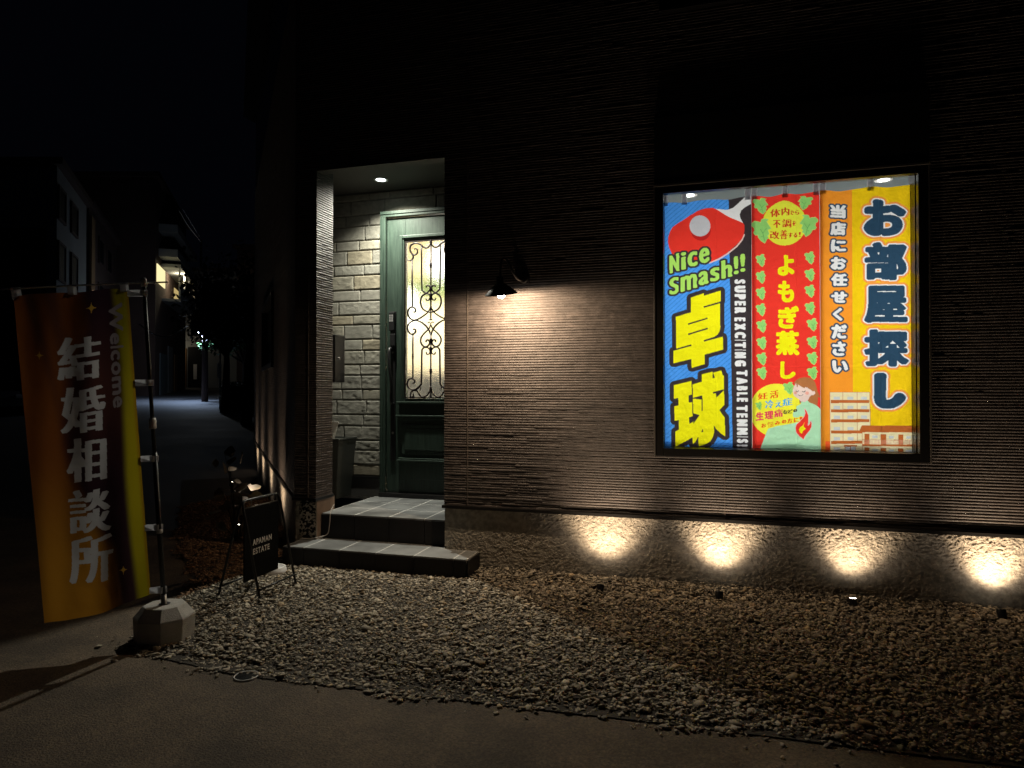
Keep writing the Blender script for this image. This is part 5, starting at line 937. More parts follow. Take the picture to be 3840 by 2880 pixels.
m = MB(); m.box(-3.42, -3.26, 2.20, 2.26, 2.10, 2.55); m.build('hall_glow_patch', emis('pale glow patch', (1, .97, .85), 3.5), shop)  # another glowing box added, for the pale patch at the left of the glass

wl = empty('wall_lamp', (-1.34, 0, 2.24), 0, 'black gooseneck barn lamp glowing warm on the brown wall between door and window', 'wall lamp')
m = MB(); m.lathe([(.045, 0), (.045, .012), (.03, .022)], (0, -.002, 0), 24, axis=(0, -1, 0)); m.build('wall_plate', M['black_metal'], wl)
hc = Vector((-.078, -.35, -.10))     # top of the shade
m = MB(); m.tube([(0, -.02, 0), (.012, -.10, -.035), (.008, -.20, -.04), (-.01, -.27, .0), (-.035, -.31, .07), (-.062, -.335, .085), (-.076, -.35, .04), (hc.x, hc.y, hc.z + .05)], .0085, 10, smooth_sub=6)
m.tube([(.0, -.02, .055), (-.02, -.08, .05), (-.03, -.14, -.01), (-.01, -.18, -.035)], .004, 6, smooth_sub=5); m.build('gooseneck', M['black_metal'], wl)
tl = Vector((-.03, -.25, 1)).normalized()
m = MB(); pr = [(.016, .055), (.024, .05), (.026, .01), (.040, 0), (.075, -.026), (.116, -.066), (.118, -.071), (.114, -.070), (.073, -.031), (.036, -.006), (.001, -.004)]
m.lathe(pr, hc, 40, axis=tl, cap=False); m.build('shade', [M['black_metal']], wl)
bc = hc - tl * .078; m = MB(); m.lathe([(.001, -.022), (.014, -.020), (.026, -.008), (.029, .004), (.024, .018), (.014, .03), (.012, .05), (.001, .052)], bc, 20, cap=False, axis=tl); m.build('bulb', M['bulb'], wl)
light('lamp', 'SPOT', hc - tl * .061, P_WALL, WARM, wl, .016, (.28, .85, -.85), 176, 1); light('lamp_spill', 'POINT', hc - tl * .062, P_WALL * .30, WARM, wl, .016)

def spike(loc, aim, label, group, power, beam):
    t = empty('garden_spotlight', loc, 0, label, 'garden light', group); A = Vector(aim).normalized()
    m = MB(); c = Vector((0, 0, .045)); m.lathe([(.018, -.03), (.024, -.026), (.026, .034), (.026, .040), (.0225, .040), (.0225, .035)], c, 20, axis=A, cap=True); m.build('head', M['black_metal'], t)
    m = MB(); m.lathe([(.0225, .0365), (.001, .0385)], c, 20, axis=A, cap=False); m.build('lens', M['lens_warm'], t)
    m = MB(); m.tube([(0, 0, .03), (0, 0, -.03)], [.006, .003], 8); m.build('spike', M['black_metal'], t)
    light('lamp', 'SPOT', c + A * .046, power, WARM, t, .028, beam, 84, 1)
    light('spill', 'SPOT', c + A * .047, power * .15, (1, .80, .62), t, .03, (beam[0], beam[1] * .6, 1), 132, 1)
    return t
grp = 'black spotlights along the foot of the front wall'
for i, (x, y, lb) in enumerate([(-.716, -.30, 'small black gravel spotlight nearest the steps, left of the window'), (.064, -.25, 'small black gravel spotlight under the left part of the window'),
                    (.874, -.20, 'small black gravel spotlight with its white lens visible, under the window'), (1.685, -.20, 'small black gravel spotlight at the right edge of the photo, past the window')]):
    spike((x, y, (-.028, -.025, -.012, -.012)[i]), (0, .45 if i != 2 else .12, 1), lb, grp, P_SPIKE * (1.05, .95, .7, .9)[i], ((0, .68, 1), (.05, .66, 1), (.12, .60, 1), (.12, .62, 1))[i])
grp = 'spotlights in the bed along the street wall'
for s_, lb in ((1.25, 'nearest bed spotlight beside the street wall, hidden behind the pale leaves'), (2.93, 'lowest of the three small lit spotlights beside the street wall'), (4.62, 'middle one of the three small lit spotlights beside the street wall'), (6.2, 'topmost of the three small lit spotlights beside the street wall')):
    p = A_ + U * s_ + NU * .42
    spike((p.x, p.y, -.01), -NU * .30 + Vector((0, 0, 1)), lb, grp, P_SPIKE_SIDE, -NU * .85 + Vector((0, 0, 1)))

# ================================================================== BANNERS IN THE WINDOW
PR = mat
cmat = cloth_mat('printed banner cloth', .62)
def cloth_mesh(name, pr, pos, matl, parent):
    X, Z = np.meshgrid(pr.X, pr.Z); V = pos(X, Z); Cc = np.concatenate([pr.C, np.ones(pr.C.shape[:2] + (1,))], -1)
    return mesh_np(name, V.reshape(-1, 3), grid_faces(pr.nz, pr.nx), matl, parent, True, attrs={'print': ('FLOAT_COLOR', Cc.reshape(-1, 4))})
ZTB = 2.765
def window_banner(x0, x1, base, ops, label, tabs, yo=0, seed=0):
    t = empty('banner', ((x0 + x1) / 2, .16 + yo, ZTB), 0, label, 'banner', 'printed banners hung side by side in the shop window')
    pr = Print(x0, x1, .955, ZTB, .0025, INK[base]); pr.run(ops); cx = (x0 + x1) / 2
    def pos(X, Z):
        top = np.clip(1 - (ZTB - Z) / .25, 0, 1)
        d = .006 * np.sin((X - x0) / (x1 - x0) * 9 + seed + .8 * Z) + .006 * top * np.sin((X - x0) * 42 + seed) + .010 * (fbm(X * 2.5, Z * 1.2, seed) - .5)
        d = d + .0025 * np.exp(-(((X - cx - .07) / .004) ** 2)) + .002 * np.exp(-(((Z - 1.55) / .004) ** 2)) + .002 * np.exp(-(((Z - 2.25) / .004) ** 2))
        zz = Z + .006 * top * np.cos((X - x0) / (x1 - x0) * 4 * math.pi)
        return np.stack([X - cx, d, zz - ZTB], -1)
    cloth_mesh('cloth', pr, pos, cmat, t)
    m = MB(); w = (x1 - x0) / 2; m.add([(-w, .012, .95 - ZTB), (w, .012, .95 - ZTB), (w, .012, 1.018 - ZTB), (-w, .012, 1.018 - ZTB)], [(0, 1, 2, 3)]); m.build('hem', M['strap'], t)
    m = MB(); m.add([(-w, .012, 1.02 - ZTB), (-w + .02, .012, 1.02 - ZTB), (-w + .02, .012, -.01), (-w, .012, -.01)], [(0, 1, 2, 3)]); m.build('side_seam', M['strap'], t)
    for u in tabs:
        m = MB(); w = .018; x = u - cx
        m.add([(x - w, -.006, -.02), (x + w, -.006, -.02), (x + w, -.006, .075), (x - w, -.006, .075)], [(0, 1, 2, 3)]); m.add([(x - w, .008, -.02), (x + w, .008, -.02), (x + w, .008, .075), (x - w, .008, .075)], [(0, 1, 2, 3)])
        m.build('loop', M['strap'], t)
    return t
window_banner(-.325, .296, 'blue', BLUE, 'blue and black banner with a red table tennis bat and big yellow characters', (-.30, -.165, .272), 0, 1)
window_banner(.298, .742, 'red', RED, 'red banner with green leaves and a drawn woman in a mint sweater', (.318, .52, .722), .006, 2)
window_banner(.744, 1.345, 'ygold', YEL, 'orange and yellow banner with large navy characters and drawn flats', (.764, 1.06, 1.325), 0, 3)
m = MB(); m.tube([(WX0 + .06, .165, 2.842), (WX1 - .06, .165, 2.842)], .007, 8); tag(m.build('curtain_rail', M['steel']), 'thin metal rail the window banners hang from', 'rail')

# ================================================================== OUTDOOR FLAG
fl = empty('banner_flag', (-2.905, -1.84, .19), 0, 'orange and purple standing banner with white characters on a black pole at the kerb', 'banner flag')
FO = Vector((-2.905, -1.84, .19))
pl = MB(); p_b = Vector((0, 0, -.10)); p_t = Vector((-3.012, -1.895, 1.992)) - FO
pl.tube([p_b + (p_t - p_b) * t for t in (.085, .5)], .0135, 12); pl.tube([p_b + (p_t - p_b) * t for t in (.5, 1)], .0105, 12); pl.build('pole', M['black_metal'], fl)
pl = MB(); pl.tube([p_b, p_b + (p_t - p_b) * .085], .016, 12); pl.build('pole_foot', M['steel'], fl)
pl = MB(); pl.lathe([(.014, -.03), (.019, -.026), (.018, .0), (.020, .012), (.016, .03)], p_b + (p_t - p_b) * .585, 16, axis=p_t - p_b); pl.build('pole_clamp', M['white_plastic'], fl)
pl = MB(); pl.lathe([(.014, -.012), (.017, -.01), (.017, .01), (.014, .012)], p_b + (p_t - p_b) * .27, 16, axis=p_t - p_b); pl.build('pole_clamp', M['white_plastic'], fl)
pl = MB(); pl.lathe([(.012, -.03), (.016, -.028), (.016, .012), (.010, .02)], p_t, 16, axis=p_t - p_b); pl.build('pole_cap', M['white_plastic'], fl)
arm_l = P3(3.45, -2.63, 1.905) - FO; arm_r = P3(3.80, -1.95, 2.0) - FO
pl = MB(); pl.tube([arm_l, (arm_l + arm_r) / 2 + Vector((0, 0, .004)), arm_r], .0048, 8, smooth_sub=4); pl.build('cross_arm', M['white_plastic'], fl)
c_tl, c_tr, c_bl, c_br = [Vector(v) - FO for v in ((-3.471, -2.274, 1.872), (-3.095, -1.919, 1.947), (-3.308, -2.226, .18), (-2.965, -1.881, .253))]
fp_ = Print(0, .56, -1.7, 0, .0025, (0, 0, 0))
def flag_base(pr):
    X, Z = np.meshgrid(pr.X, pr.Z); u = X / .56; v = -Z / 1.7
    sm = lambda t: t * t * (3 - 2 * t)
    lerp = lambda A, B, t: A * (1 - t[..., None]) + B * t[..., None]
    A = lambda *c: np.array(c)
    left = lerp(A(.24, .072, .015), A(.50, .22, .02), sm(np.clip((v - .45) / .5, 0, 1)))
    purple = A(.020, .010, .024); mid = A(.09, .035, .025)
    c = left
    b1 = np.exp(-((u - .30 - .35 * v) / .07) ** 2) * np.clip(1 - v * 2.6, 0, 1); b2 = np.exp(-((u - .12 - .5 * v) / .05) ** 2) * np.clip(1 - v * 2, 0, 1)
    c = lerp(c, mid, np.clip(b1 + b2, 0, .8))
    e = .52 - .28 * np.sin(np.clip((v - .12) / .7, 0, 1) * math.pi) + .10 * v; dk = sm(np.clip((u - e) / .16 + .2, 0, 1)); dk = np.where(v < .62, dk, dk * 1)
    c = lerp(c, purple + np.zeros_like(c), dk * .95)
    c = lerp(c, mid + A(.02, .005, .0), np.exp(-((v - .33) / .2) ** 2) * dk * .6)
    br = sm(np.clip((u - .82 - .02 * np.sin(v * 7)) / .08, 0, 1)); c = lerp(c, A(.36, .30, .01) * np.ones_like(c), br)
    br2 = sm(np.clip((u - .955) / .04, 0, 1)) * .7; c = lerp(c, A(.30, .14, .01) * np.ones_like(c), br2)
    return c
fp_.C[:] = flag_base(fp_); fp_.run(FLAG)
def flag_pos(X, Z):
    u = (X / .56)[..., None]; v = (-Z / 1.7)[..., None]
    P = (1 - u) * (1 - v) * np.array(c_tl) + u * (1 - v) * np.array(c_tr) + (1 - u) * v * np.array(c_bl) + u * v * np.array(c_br)
    n = np.array(Vector((.69, -.73, 0)).normalized())
    d = .026 * np.sin(u * 7.5 - v * 2.2 + .3) * (.35 + .65 * v) + .014 * np.sin(u * 17 + v * 5) * (1 - .5 * v) + .012 * (fbm(u * 3, v * 6, 5) - .5) + .03 * (v ** 2) * (1 - u)
    zs = .016 * np.sin(u * 3.14) * v - .010 * np.abs(np.sin(u * 3.14 * 2)) * (1 - v)
    P = P + d * n; P[..., 2:] += -zs
    return P
cf = cloth_mat('printed flag cloth', .58, 'print', .18)
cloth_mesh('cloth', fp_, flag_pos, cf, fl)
def strip(mb, pts, w, nrm):   # fabric loop: a flat ribbon along pts, width w
    pts = [Vector(p) for p in pts]; w = Vector(w)
    vs = [];
    for p in pts: vs += [p - w / 2, p + w / 2]
    mb.add(vs, [(2 * i, 2 * i + 1, 2 * i + 3, 2 * i + 2) for i in range(len(pts) - 1)])
Fd = (c_tr - c_tl).normalized(); UPZ = Vector((0, 0, 1))
for v in (.012, .306, .555, .78, .985):
    e = c_tr.lerp(c_br, v); zz = e.z; t = (zz - p_b.z) / (p_t.z - p_b.z); q = p_b.lerp(p_t, t); m = MB(); o_ = Vector((.28, -.96, 0)) * .018
    a_ = e - Fd * .004; q1 = q + o_; q2 = q + (q - e).normalized() * .02
    strip(m, [a_ + o_ * .2, (a_ + q1) / 2 + Vector((0, 0, .001)), q1, q2], UPZ * .034, None); strip(m, [a_ - o_ * .2, q - o_, q2], UPZ * .034, None)
    m.build('loop', M['strap'], fl)
for u in (.03, .50, .97):
    e = c_tl.lerp(c_tr, u); aa = arm_l.lerp(arm_r, (e - arm_l).dot((arm_r - arm_l).normalized()) / (arm_r - arm_l).length); m = MB(); o_ = Vector((.69, -.73, 0)) * .008
    strip(m, [e + o_ - UPZ * .012, aa + o_, aa + UPZ * .009, aa - o_, e - o_ - UPZ * .012], Fd * .042, None); m.build('loop', M['strap'], fl)
# cast concrete foot
fb = empty('concrete_weight', (-2.915, -1.835, 0), R(12), 'grey octagonal concrete block holding the banner pole at the gravel corner', 'concrete base')
def octo(r, z, c=.42): return [(r * x, r * y, z) for x, y in ((-c, -1), (c, -1), (1, -c), (1, c), (c, 1), (-c, 1), (-1, c), (-1, -c))]
m = MB(); m.hexa(octo(.138, -.004, .45), octo(.144, .135, .45)); m.hexa(octo(.144, .1352, .45), octo(.098, .196, .45)); m.build('block', M['cast'], fb, .004)
m = MB(); m.lathe([(.026, .1965), (.030, .199), (.024, .199)], n=20); m.build('socket_ring', M['trim'], fb)

# ================================================================== THINGS ON THE GROUND
ab = empty('a_board_sign', (-2.96, -.94, 0), 0, 'black folding pavement sign with two rows of white capitals standing on the gravel', 'sign')
def frame_u(x_foot, x_top, ya, yb, zt):
    r = .035; P = [(x_foot, ya, .0)]
    P += [(x_top + (x_foot - x_top) * .06, ya + .0, zt - r * 1.4), (x_top, ya + r * .3, zt - r * .4), (x_top, ya + r, zt), (x_top, (ya + yb) / 2, zt + .001), (x_top, yb - r, zt), (x_top, yb - r * .3, zt - r * .4), (x_top + (x_foot - x_top) * .06, yb, zt - r * 1.4), (x_foot, yb, .0)]
    return P
FXT = .0
m = MB(); m.tube(frame_u(.155, .012, -.205, .190, .655), .0085, 10); m.build('front_frame', M['black_metal'], ab)
m = MB(); m.tube(frame_u(-.19, -.012, -.19, .195, .650), .0085, 10); m.build('rear_frame', M['black_metal'], ab)
m = MB(); m.tube([(-.155, -.19, .085), (-.155, .195, .085)], .007, 8); m.build('cross_bar', M['black_metal'], ab)
m = MB(); m.tube([(.145, -.205, .085), (.145, .19, .085)], .007, 8)
for y in (-.15, .12): m.tube([(.15, y, .08), (.155, y, .02)], .0022, 5)
m.build('cross_bar', M['black_metal'], ab)
m = MB(); m.box(.008, .018, -.19, .175, .118, .600); m.build('panel', mat('black panel', (.004, .004, .0045), .6, spec=.12), ab, .003)
m = MB(); m.tube([(.012, -.19, .605), (.012, .175, .605)], .004, 8)
for y in (-.13, .11): m.tube([(.012, y, .655), (.024, y, .650), (.024, y, .625), (.014, y, .607)], .0028, 6, smooth_sub=3)
m.build('hook', M['steel'], ab)
M['vinyl'] = mat('white vinyl lettering', (.9, .9, .88), .5)
def text_mesh(name, txt, size, matl, parent, loc, rot, ext=.0008, sx=1, bold=.0):
    c = bpy.data.curves.new(name, 'FONT'); c.body = txt; c.size = size; c.extrude = ext; c.offset = bold; c.align_x = 'LEFT'; c.space_line = 1.1; c.space_character = 1.16; c.resolution_u = 4
    o = bpy.data.objects.new(name, c); col.objects.link(o); bpy.context.view_layer.update()
    me = bpy.data.meshes.new_from_object(o.evaluated_get(bpy.context.evaluated_depsgraph_get())); bpy.data.objects.remove(o); me.name = name; me.materials.clear(); me.materials.append(matl)
    n = bpy.data.objects.new(name, me); col.objects.link(n); n.parent = parent; n.location = loc; n.rotation_euler = rot; n.scale = (sx, 1, 1); return n
text_mesh('lettering', 'APAMAN', .054, M['vinyl'], ab, (.0195, -.105, .345), (R(90), 0, R(90)), .0006, .84, .0012)
text_mesh('lettering', 'ESTATE', .054, M['vinyl'], ab, (.0195, -.105, .283), (R(90), 0, R(90)), .0006, .88, .0012)

m = MB(); m.lathe([(.092, 0), (.092, .022), (.086, .026), (.086, .040), (.080, .044), (.072, .044), (.070, .038), (.001, .038)], n=36, cap=False)
o = m.build('inspection_cap', M['white_plastic']); o.location = (-3.157, -.515, .015); tag(o, 'round white plastic drain cap on the gravel behind the folding sign', 'drain cap')
gl = empty('ground_light', (-2.150, -2.127, 0), 0, 'unlit round inground light with pale ring and dark glass at the kerb edge', 'ground light')
m = MB(); m.lathe([(.058, -.02), (.058, .006), (.0565, .0085), (.0535, .0085), (.053, .004)], n=40, cap=False); m.build('ring', M['white_plastic'], gl)
m = MB(); m.lathe([(.0532, .006), (.02, .0082), (.001, .0088)], n=40, cap=False); m.build('lens', M['glass_disc'], gl)

pt = empty('planter', (-3.54, .88, .356), 0, 'tall dark grey tapered planter half hidden behind the porch post', 'planter')
m = MB(); ri = [(-.20, -.17), (.20, -.17), (.20, .17), (-.20, .17)]
m.hexa([(x * .78, y * .78, 0) for x, y in ri], [(x, y, .56) for x, y in ri]); m.build('pot', M['grey_pot'], pt, .006)
m = MB(); m.box(-.205, .205, -.175, -.15, .561, .575).box(-.205, .205, .15, .175, .561, .575).box(-.205, -.18, -.15, .15, .561, .575).box(.18, .205, -.15, .15, .561, .575); m.build('rim', M['grey_pot'], pt)
m = MB(); m.hexa([(.02, -.10, 0), (.09, -.12, 0), (.09, -.117, 0), (.02, -.097, 0)], [(.05, -.12, .20), (.19, -.15, .17), (.19, -.147, .17), (.05, -.117, .20)])
m.hexa([(.02, -.06, 0), (.10, -.08, 0), (.10, -.077, 0), (.02, -.057, 0)], [(.03, -.09, .17), (.16, -.10, .18), (.16, -.097, .18), (.03, -.087, .17)])
o = m.build('folded_paper', M['paper']); o.location = (-3.54, .88, .915); tag(o, 'white folded sheets sticking up out of the dark planter', 'paper')
mb_ = empty('meter_box', (-3.31, .50, 1.675), 0, 'flat dark box with a small round knob fixed behind the porch post', 'wall box')
m = MB(); m.box(-.12, .10, -.07, .10, -.215, .215); m.build('body', M['trim'], mb_, .006)
m = MB(); m.box(-.10, .085, -.082, -.071, -.19, .19); m.build('door', M['trim'], mb_, .003)
m = MB(); m.lathe([(.006, 0), (.006, .012), (.011, .014), (.011, .022), (.004, .026)], (.10, -.03, 0), 14, axis=(1, 0, 0)); m.build('knob', M['steel'], mb_)
cb = MB(); cb.tube([(-3.10, .24, .40), (-3.10, .20, .372), (-3.05, .10, .362), (-3.035, .068, .35), (-3.04, .066, .26), (-3.06, .06, .185), (-3.13, .0, .165), (-3.17, -.02, .160), (-3.24, -.05, .158), (-3.30, -.06, .10), (-3.45, -.05, .04), (-3.7, .03, .03)], .005, 8, smooth_sub=6)
tag(cb.build('cable', mat('grey cable sheath', (.30, .27, .24), .6)), 'thin grey cable running down over the left end of the steps', 'cable')

# shrub with broad pale leaves by the street wall, and low stems in the bed
def leaf_cluster(name, n, cen, rad, size, matl, parent, seed, flat=.6):
    r_ = np.random.default_rng(seed); d = r_.normal(size=(n, 3)); d /= np.linalg.norm(d, axis=1)[:, None]; p = cen + d * (r_.random((n, 1)) ** .45) * np.array(rad)
    V = []; Fq = []
    prof = np.array([(0, 0, 0), (.30, .32, .05), (.62, .38, .04), (1, 0, -.06), (.62, -.38, .04), (.30, -.32, .05)])
    for i in range(n):
        a_, b_, c_ = r_.uniform(0, 6.28), r_.normal(0, flat), r_.normal(0, flat); Mx = Matrix.Rotation(a_, 3, 'Z') @ Matrix.Rotation(b_, 3, 'Y') @ Matrix.Rotation(c_, 3, 'X'); s_ = size * r_.uniform(.6, 1.3)
        V.append((np.array(Mx) @ (prof * s_).T).T + p[i]); Fq += [(i * 6, i * 6 + 1, i * 6 + 2, i * 6 + 3), (i * 6, i * 6 + 3, i * 6 + 4, i * 6 + 5)]
    return mesh_np(name, np.concatenate(V), Fq, matl, parent, True), p
sp = A_ + U * .89 + NU * .42
shb = empty('shrub', (sp.x, sp.y, 0), 0, 'dark shrub with a few pale broad leaves in the bed behind the folding sign', 'shrub')
_, lp = leaf_cluster('foliage', 34, np.array((0, .0, .46)), (.26, .28, .46), .13, M['leaf'], shb, 5)
m = MB()
for i in range(0, 34, 3): q = lp[i]; m.tube([(q[0] * .15, q[1] * .15, 0), (q[0] * .5, q[1] * .5, q[2] * .6), tuple(q)], [.006, .004, .002], 5, smooth_sub=3)
m.build('stem', M['bark'], shb)

# ================================================================== THE STREET BEHIND
def wall_block(name, P0, P1, depth, z0, z1, matl, label, cat='building'):
    """a building whose street face runs P0->P1; depth is a vector to its back"""
    o = empty(name, P0, 0, label, cat); d = P1 - P0; m = MB()
    m.hexa([(0, 0, z0), (d.x, d.y, z0), (d.x + depth.x, d.y + depth.y, z0), (depth.x, depth.y, z0)], [(0, 0, z1), (d.x, d.y, z1), (d.x + depth.x, d.y + depth.y, z1), (depth.x, depth.y, z1)]); m.build('wall', matl, o)
    e = .25; dn = d.normalized(); kn = depth.normalized(); c = [Vector((0, 0, 0)) - dn * e - kn * e, d + dn * e - kn * e, d + depth + dn * e + kn * e, depth - dn * e + kn * e]
    m = MB(); m.hexa([(v.x, v.y, z1 + .001) for v in c], [(v.x, v.y, z1 + .25) for v in c]); m.build('roof', M['wall_dark'], o)
    return o, dn, kn
def on_face(parent, name, dn, kn, s0, s1, z0, z1, matl, out=.05, th=.08, frame=None):
    m = MB(); n = -kn; n = (n - dn * n.dot(dn)).normalized(); a_ = dn * s0 + n * out; b_ = dn * s1 + n * out; t = -n * th
    m.hexa([(a_.x, a_.y, z0), (b_.x, b_.y, z0), (b_.x + t.x, b_.y + t.y, z0), (a_.x + t.x, a_.y + t.y, z0)], [(a_.x, a_.y, z1), (b_.x, b_.y, z1), (b_.x + t.x, b_.y + t.y, z1), (a_.x + t.x, a_.y + t.y, z1)])
    o = m.build(name, matl, parent)
    if frame:
        f = .09; q = MB()
        for (c0, c1, e0, e1) in ((s0 - f, s1 + f, z1, z1 + f), (s0 - f, s1 + f, z0 - f, z0), (s0 - f, s0, z0, z1), (s1, s1 + f, z0, z1)):
            a_ = dn * c0 + n * (out + .03); b_ = dn * c1 + n * (out + .03); t2 = -n * (th + .03)
            q.hexa([(a_.x, a_.y, e0), (b_.x, b_.y, e0), (b_.x + t2.x, b_.y + t2.y, e0), (a_.x + t2.x, a_.y + t2.y, e0)], [(a_.x, a_.y, e1), (b_.x, b_.y, e1), (b_.x + t2.x, b_.y + t2.y, e1), (a_.x + t2.x, a_.y + t2.y, e1)])
        q.build('frame', frame, o)
    return o
c0 = P3(24, -16.3)
b1, dn, kn = wall_block('apartment_block', c0, c0 + U * 5.8, -RT * 11, -.5, 9.44, M['wall_grey'], 'grey three storey block at the left edge with two columns of dark windows')
for s0, s1 in ((.12, 1.17), (2.4, 3.5)):
    for z0, z1 in ((7.65, 8.7), (5.45, 6.7), (3.2, 4.4)): on_face(b1, 'window', dn, kn, s0, s1, z0, z1, M['dark_glass'], frame=M['wall_dark'])
kk = -dn  # the end wall that looks towards the camera
m = MB(); q = -RT * 11; m.hexa([(-RT.x * .4 - dn.x * .06, -RT.y * .4 - dn.y * .06, -.4), (q.x - dn.x * .06, q.y - dn.y * .06, -.4), (q.x, q.y, -.4), (-RT.x * .4, -RT.y * .4, -.4)], [(-RT.x * .4 - dn.x * .06, -RT.y * .4 - dn.y * .06, 7.2), (q.x - dn.x * .06, q.y - dn.y * .06, 7.2), (q.x, q.y, 7.2), (-RT.x * .4, -RT.y * .4, 7.2)]); m.build('lower_cladding', M['wall_dark'], b1)
c2 = c0 + U * 6.4
b2, dn, kn = wall_block('apartment_block', c2, c2 + U * 9, -RT * 10, -.5, 9.6, M['wall_dark'], 'dark brown block behind the grey one, with small dark windows')
on_face(b2, 'corner_pillar', dn, kn, 0, .9, 0, 9.2, M['wall_warm'], .12, .1)
for s0, s1 in ((2.5, 3.8), (5.0, 6.5)):
    for z0, z1 in ((7.6, 8.7), (5.2, 6.5)): on_face(b2, 'window', dn, kn, s0, s1, z0, z1, M['dark_glass'], frame=M['wall_dark'])
c3 = P3(38, -20.2); c3b = P3(50, -24.3)
b3, dn, kn = wall_block('apartment_block', c3, c3b, -RT * 9, 0, 13.5, M['wall_dark'], 'tall dark block with sloping balconies and one brightly lit balcony window')
for z in (11.1, 9.65): 
    bal = on_face(b3, 'balcony', dn, kn, 1.0, 10.5, z - .45, z, M['wall_grey'], 1.0, 1.0)
lb = on_face(b3, 'balcony', dn, kn, 2.2, 9.5, 6.9, 7.75, M['wall_grey'], 1.0, .1)
on_face(b3, 'balcony_floor', dn, kn, 2.2, 9.5, 6.75, 6.9, M['wall_grey'], 1.0, 1.0); on_face(b3, 'balcony_roof', dn, kn, 2.0, 9.5, 8.75, 8.95, M['wall_grey'], 1.05, 1.05)
for s_ in (2.3, 4.4, 6.6, 9.3): on_face(b3, 'post', dn, kn, s_, s_ + .12, 7.75, 8.75, M['white_plastic'], .98, .1)
for a_, b_, z1_, mt in ((1.5, 4.2, 3.6, 'wall_blue'), (4.4, 6.2, 4.2, 'wall_grey'), (7.0, 8.2, 3.8, 'wall_warm')): on_face(b3, 'shutter', dn, kn, a_, b_, 1.0, z1_, M[mt], .05, .08)
lit = emis('lit curtained window', (1, .86, .45), 1.1)
on_face(b3, 'lit_window', dn, kn, .3, 3.0, 7.6, 8.65, lit, .06, .05); on_face(b3, 'lit_window', dn, kn, 6.8, 9.2, 7.2, 8.2, emis('dim lit window', (1, .75, .3), .5), .06, .05)
pp = dn * 4.5 + RT * .8; light('balcony_lamp', 'POINT', (pp.x, pp.y, 8.55), P_BALCONY, (1, .88, .6), b3, .1)
c4 = P3(54, -30.2); c4b = P3(54, -22.0)
b4, dn, kn = wall_block('shop_terrace', c4, c4b, FW * 8, .5, 11, M['wall_grey'], 'low lit far building closing the street, with shutters, a doorway and a dark shop front')
PX = lambda px: (px - 1920) / 2520 * 54 + 30.2
for nm, a_, b_, z0, z1, mt in (('shutter', 533, 621, 1.5, 4.2, 'wall_blue'), ('shutter', 623, 651, 1.5, 5.0, 'wall_grey'), ('door', 661, 676, 1.5, 4.8, 'dark_glass'), ('panel', 678, 700, 1.5, 4.8, 'wall_warm'), ('shop_front', 706, 764, 1.5, 4.9, 'dark_glass'), ('window', 716, 740, 5.8, 7.4, 'dark_glass'), ('window', 636, 678, 6.5, 9.0, 'dark_glass')):
    on_face(b4, nm, dn, kn, PX(a_), PX(b_), z0, z1, M[mt], .1, .12)
on_face(b4, 'poster', dn, kn, PX(728), PX(741), 2.3, 3.5, M['white_plastic'], .14, .03)
dl = dn * PX(672) - FW * 1.2; light('doorway_lamp', 'POINT', (dl.x, dl.y, 4.9), 16, (1, .85, .6), b4, .1)
pv = MB(); q0 = P3(47, -34); q1 = P3(47, -15); q2 = P3(54, -15); q3 = P3(54, -34)
pv.hexa([(v.x, v.y, 1.0) for v in (q0, q1, q2, q3)], [(v.x, v.y, h) for v, h in zip((q0, q1, q2, q3), (1.30, 1.30, 1.52, 1.52))]); tag(pv.build('pavement', M['cast']), kind='structure')
b5p = P3(50, -20.5); b5, dn, kn = wall_block('house', b5p, P3(50, -17), FW * 8, .5, 12.0, M['wall_dark'], 'barely visible dark house right of the street behind the tree')
on_face(b5, 'window', dn, kn, .8, 2.2, 5.5, 7.5, M['dark_glass'], frame=M['wall_dark'])

def street_lamp(d, l, h, label, power, lens, g0=None, arm=.6):
    p = P3(d, l); g0 = float(ground_z(p.x, p.y)) if g0 is None else g0
    t = empty('street_lamp', (p.x, p.y, g0), 0, label, 'street lamp', None)
    m = MB(); m.tube([(0, 0, 0), (0, 0, h + 3)], [.16, .11], 12); m.build('pole', M['wall_dark'], t)
    aa = -RT * arm; m = MB(); m.tube([(0, 0, h - .2), (aa.x * .5, aa.y * .5, h + .05), (aa.x, aa.y, h)], .03, 8, smooth_sub=4); m.build('arm', M['steel'], t)
    m = MB(); m.lathe([(.16, 0), (.20, .02), (.16, .10), (.06, .14)], (aa.x, aa.y, h), 20); m.build('head', M['steel'], t)
    m = MB(); m.sphere((aa.x, aa.y, h - .01), .14, 8, sz=.4); m.build('lens', lens, t)
    light('lamp', 'SPOT', (aa.x, aa.y, h - .12), power, COOL, t, .1, (0, 0, -1), 150, 1); light('lamp_glow', 'POINT', (aa.x, aa.y, h - .14), power * .07, (.75, .86, 1), t, .1)
    return t
street_lamp(33, -15.08, 4.26 - .65, 'grey pole with a small bright white lamp under the tree, right of the street', P_STREET, M['lens_cool'], .65, .2)
street_lamp(66, -30.6, 13.2 - 1.6, 'far street lamp glimmering blue white through the top of the tree', 60, M['lens_blue'], 1.6, .5)
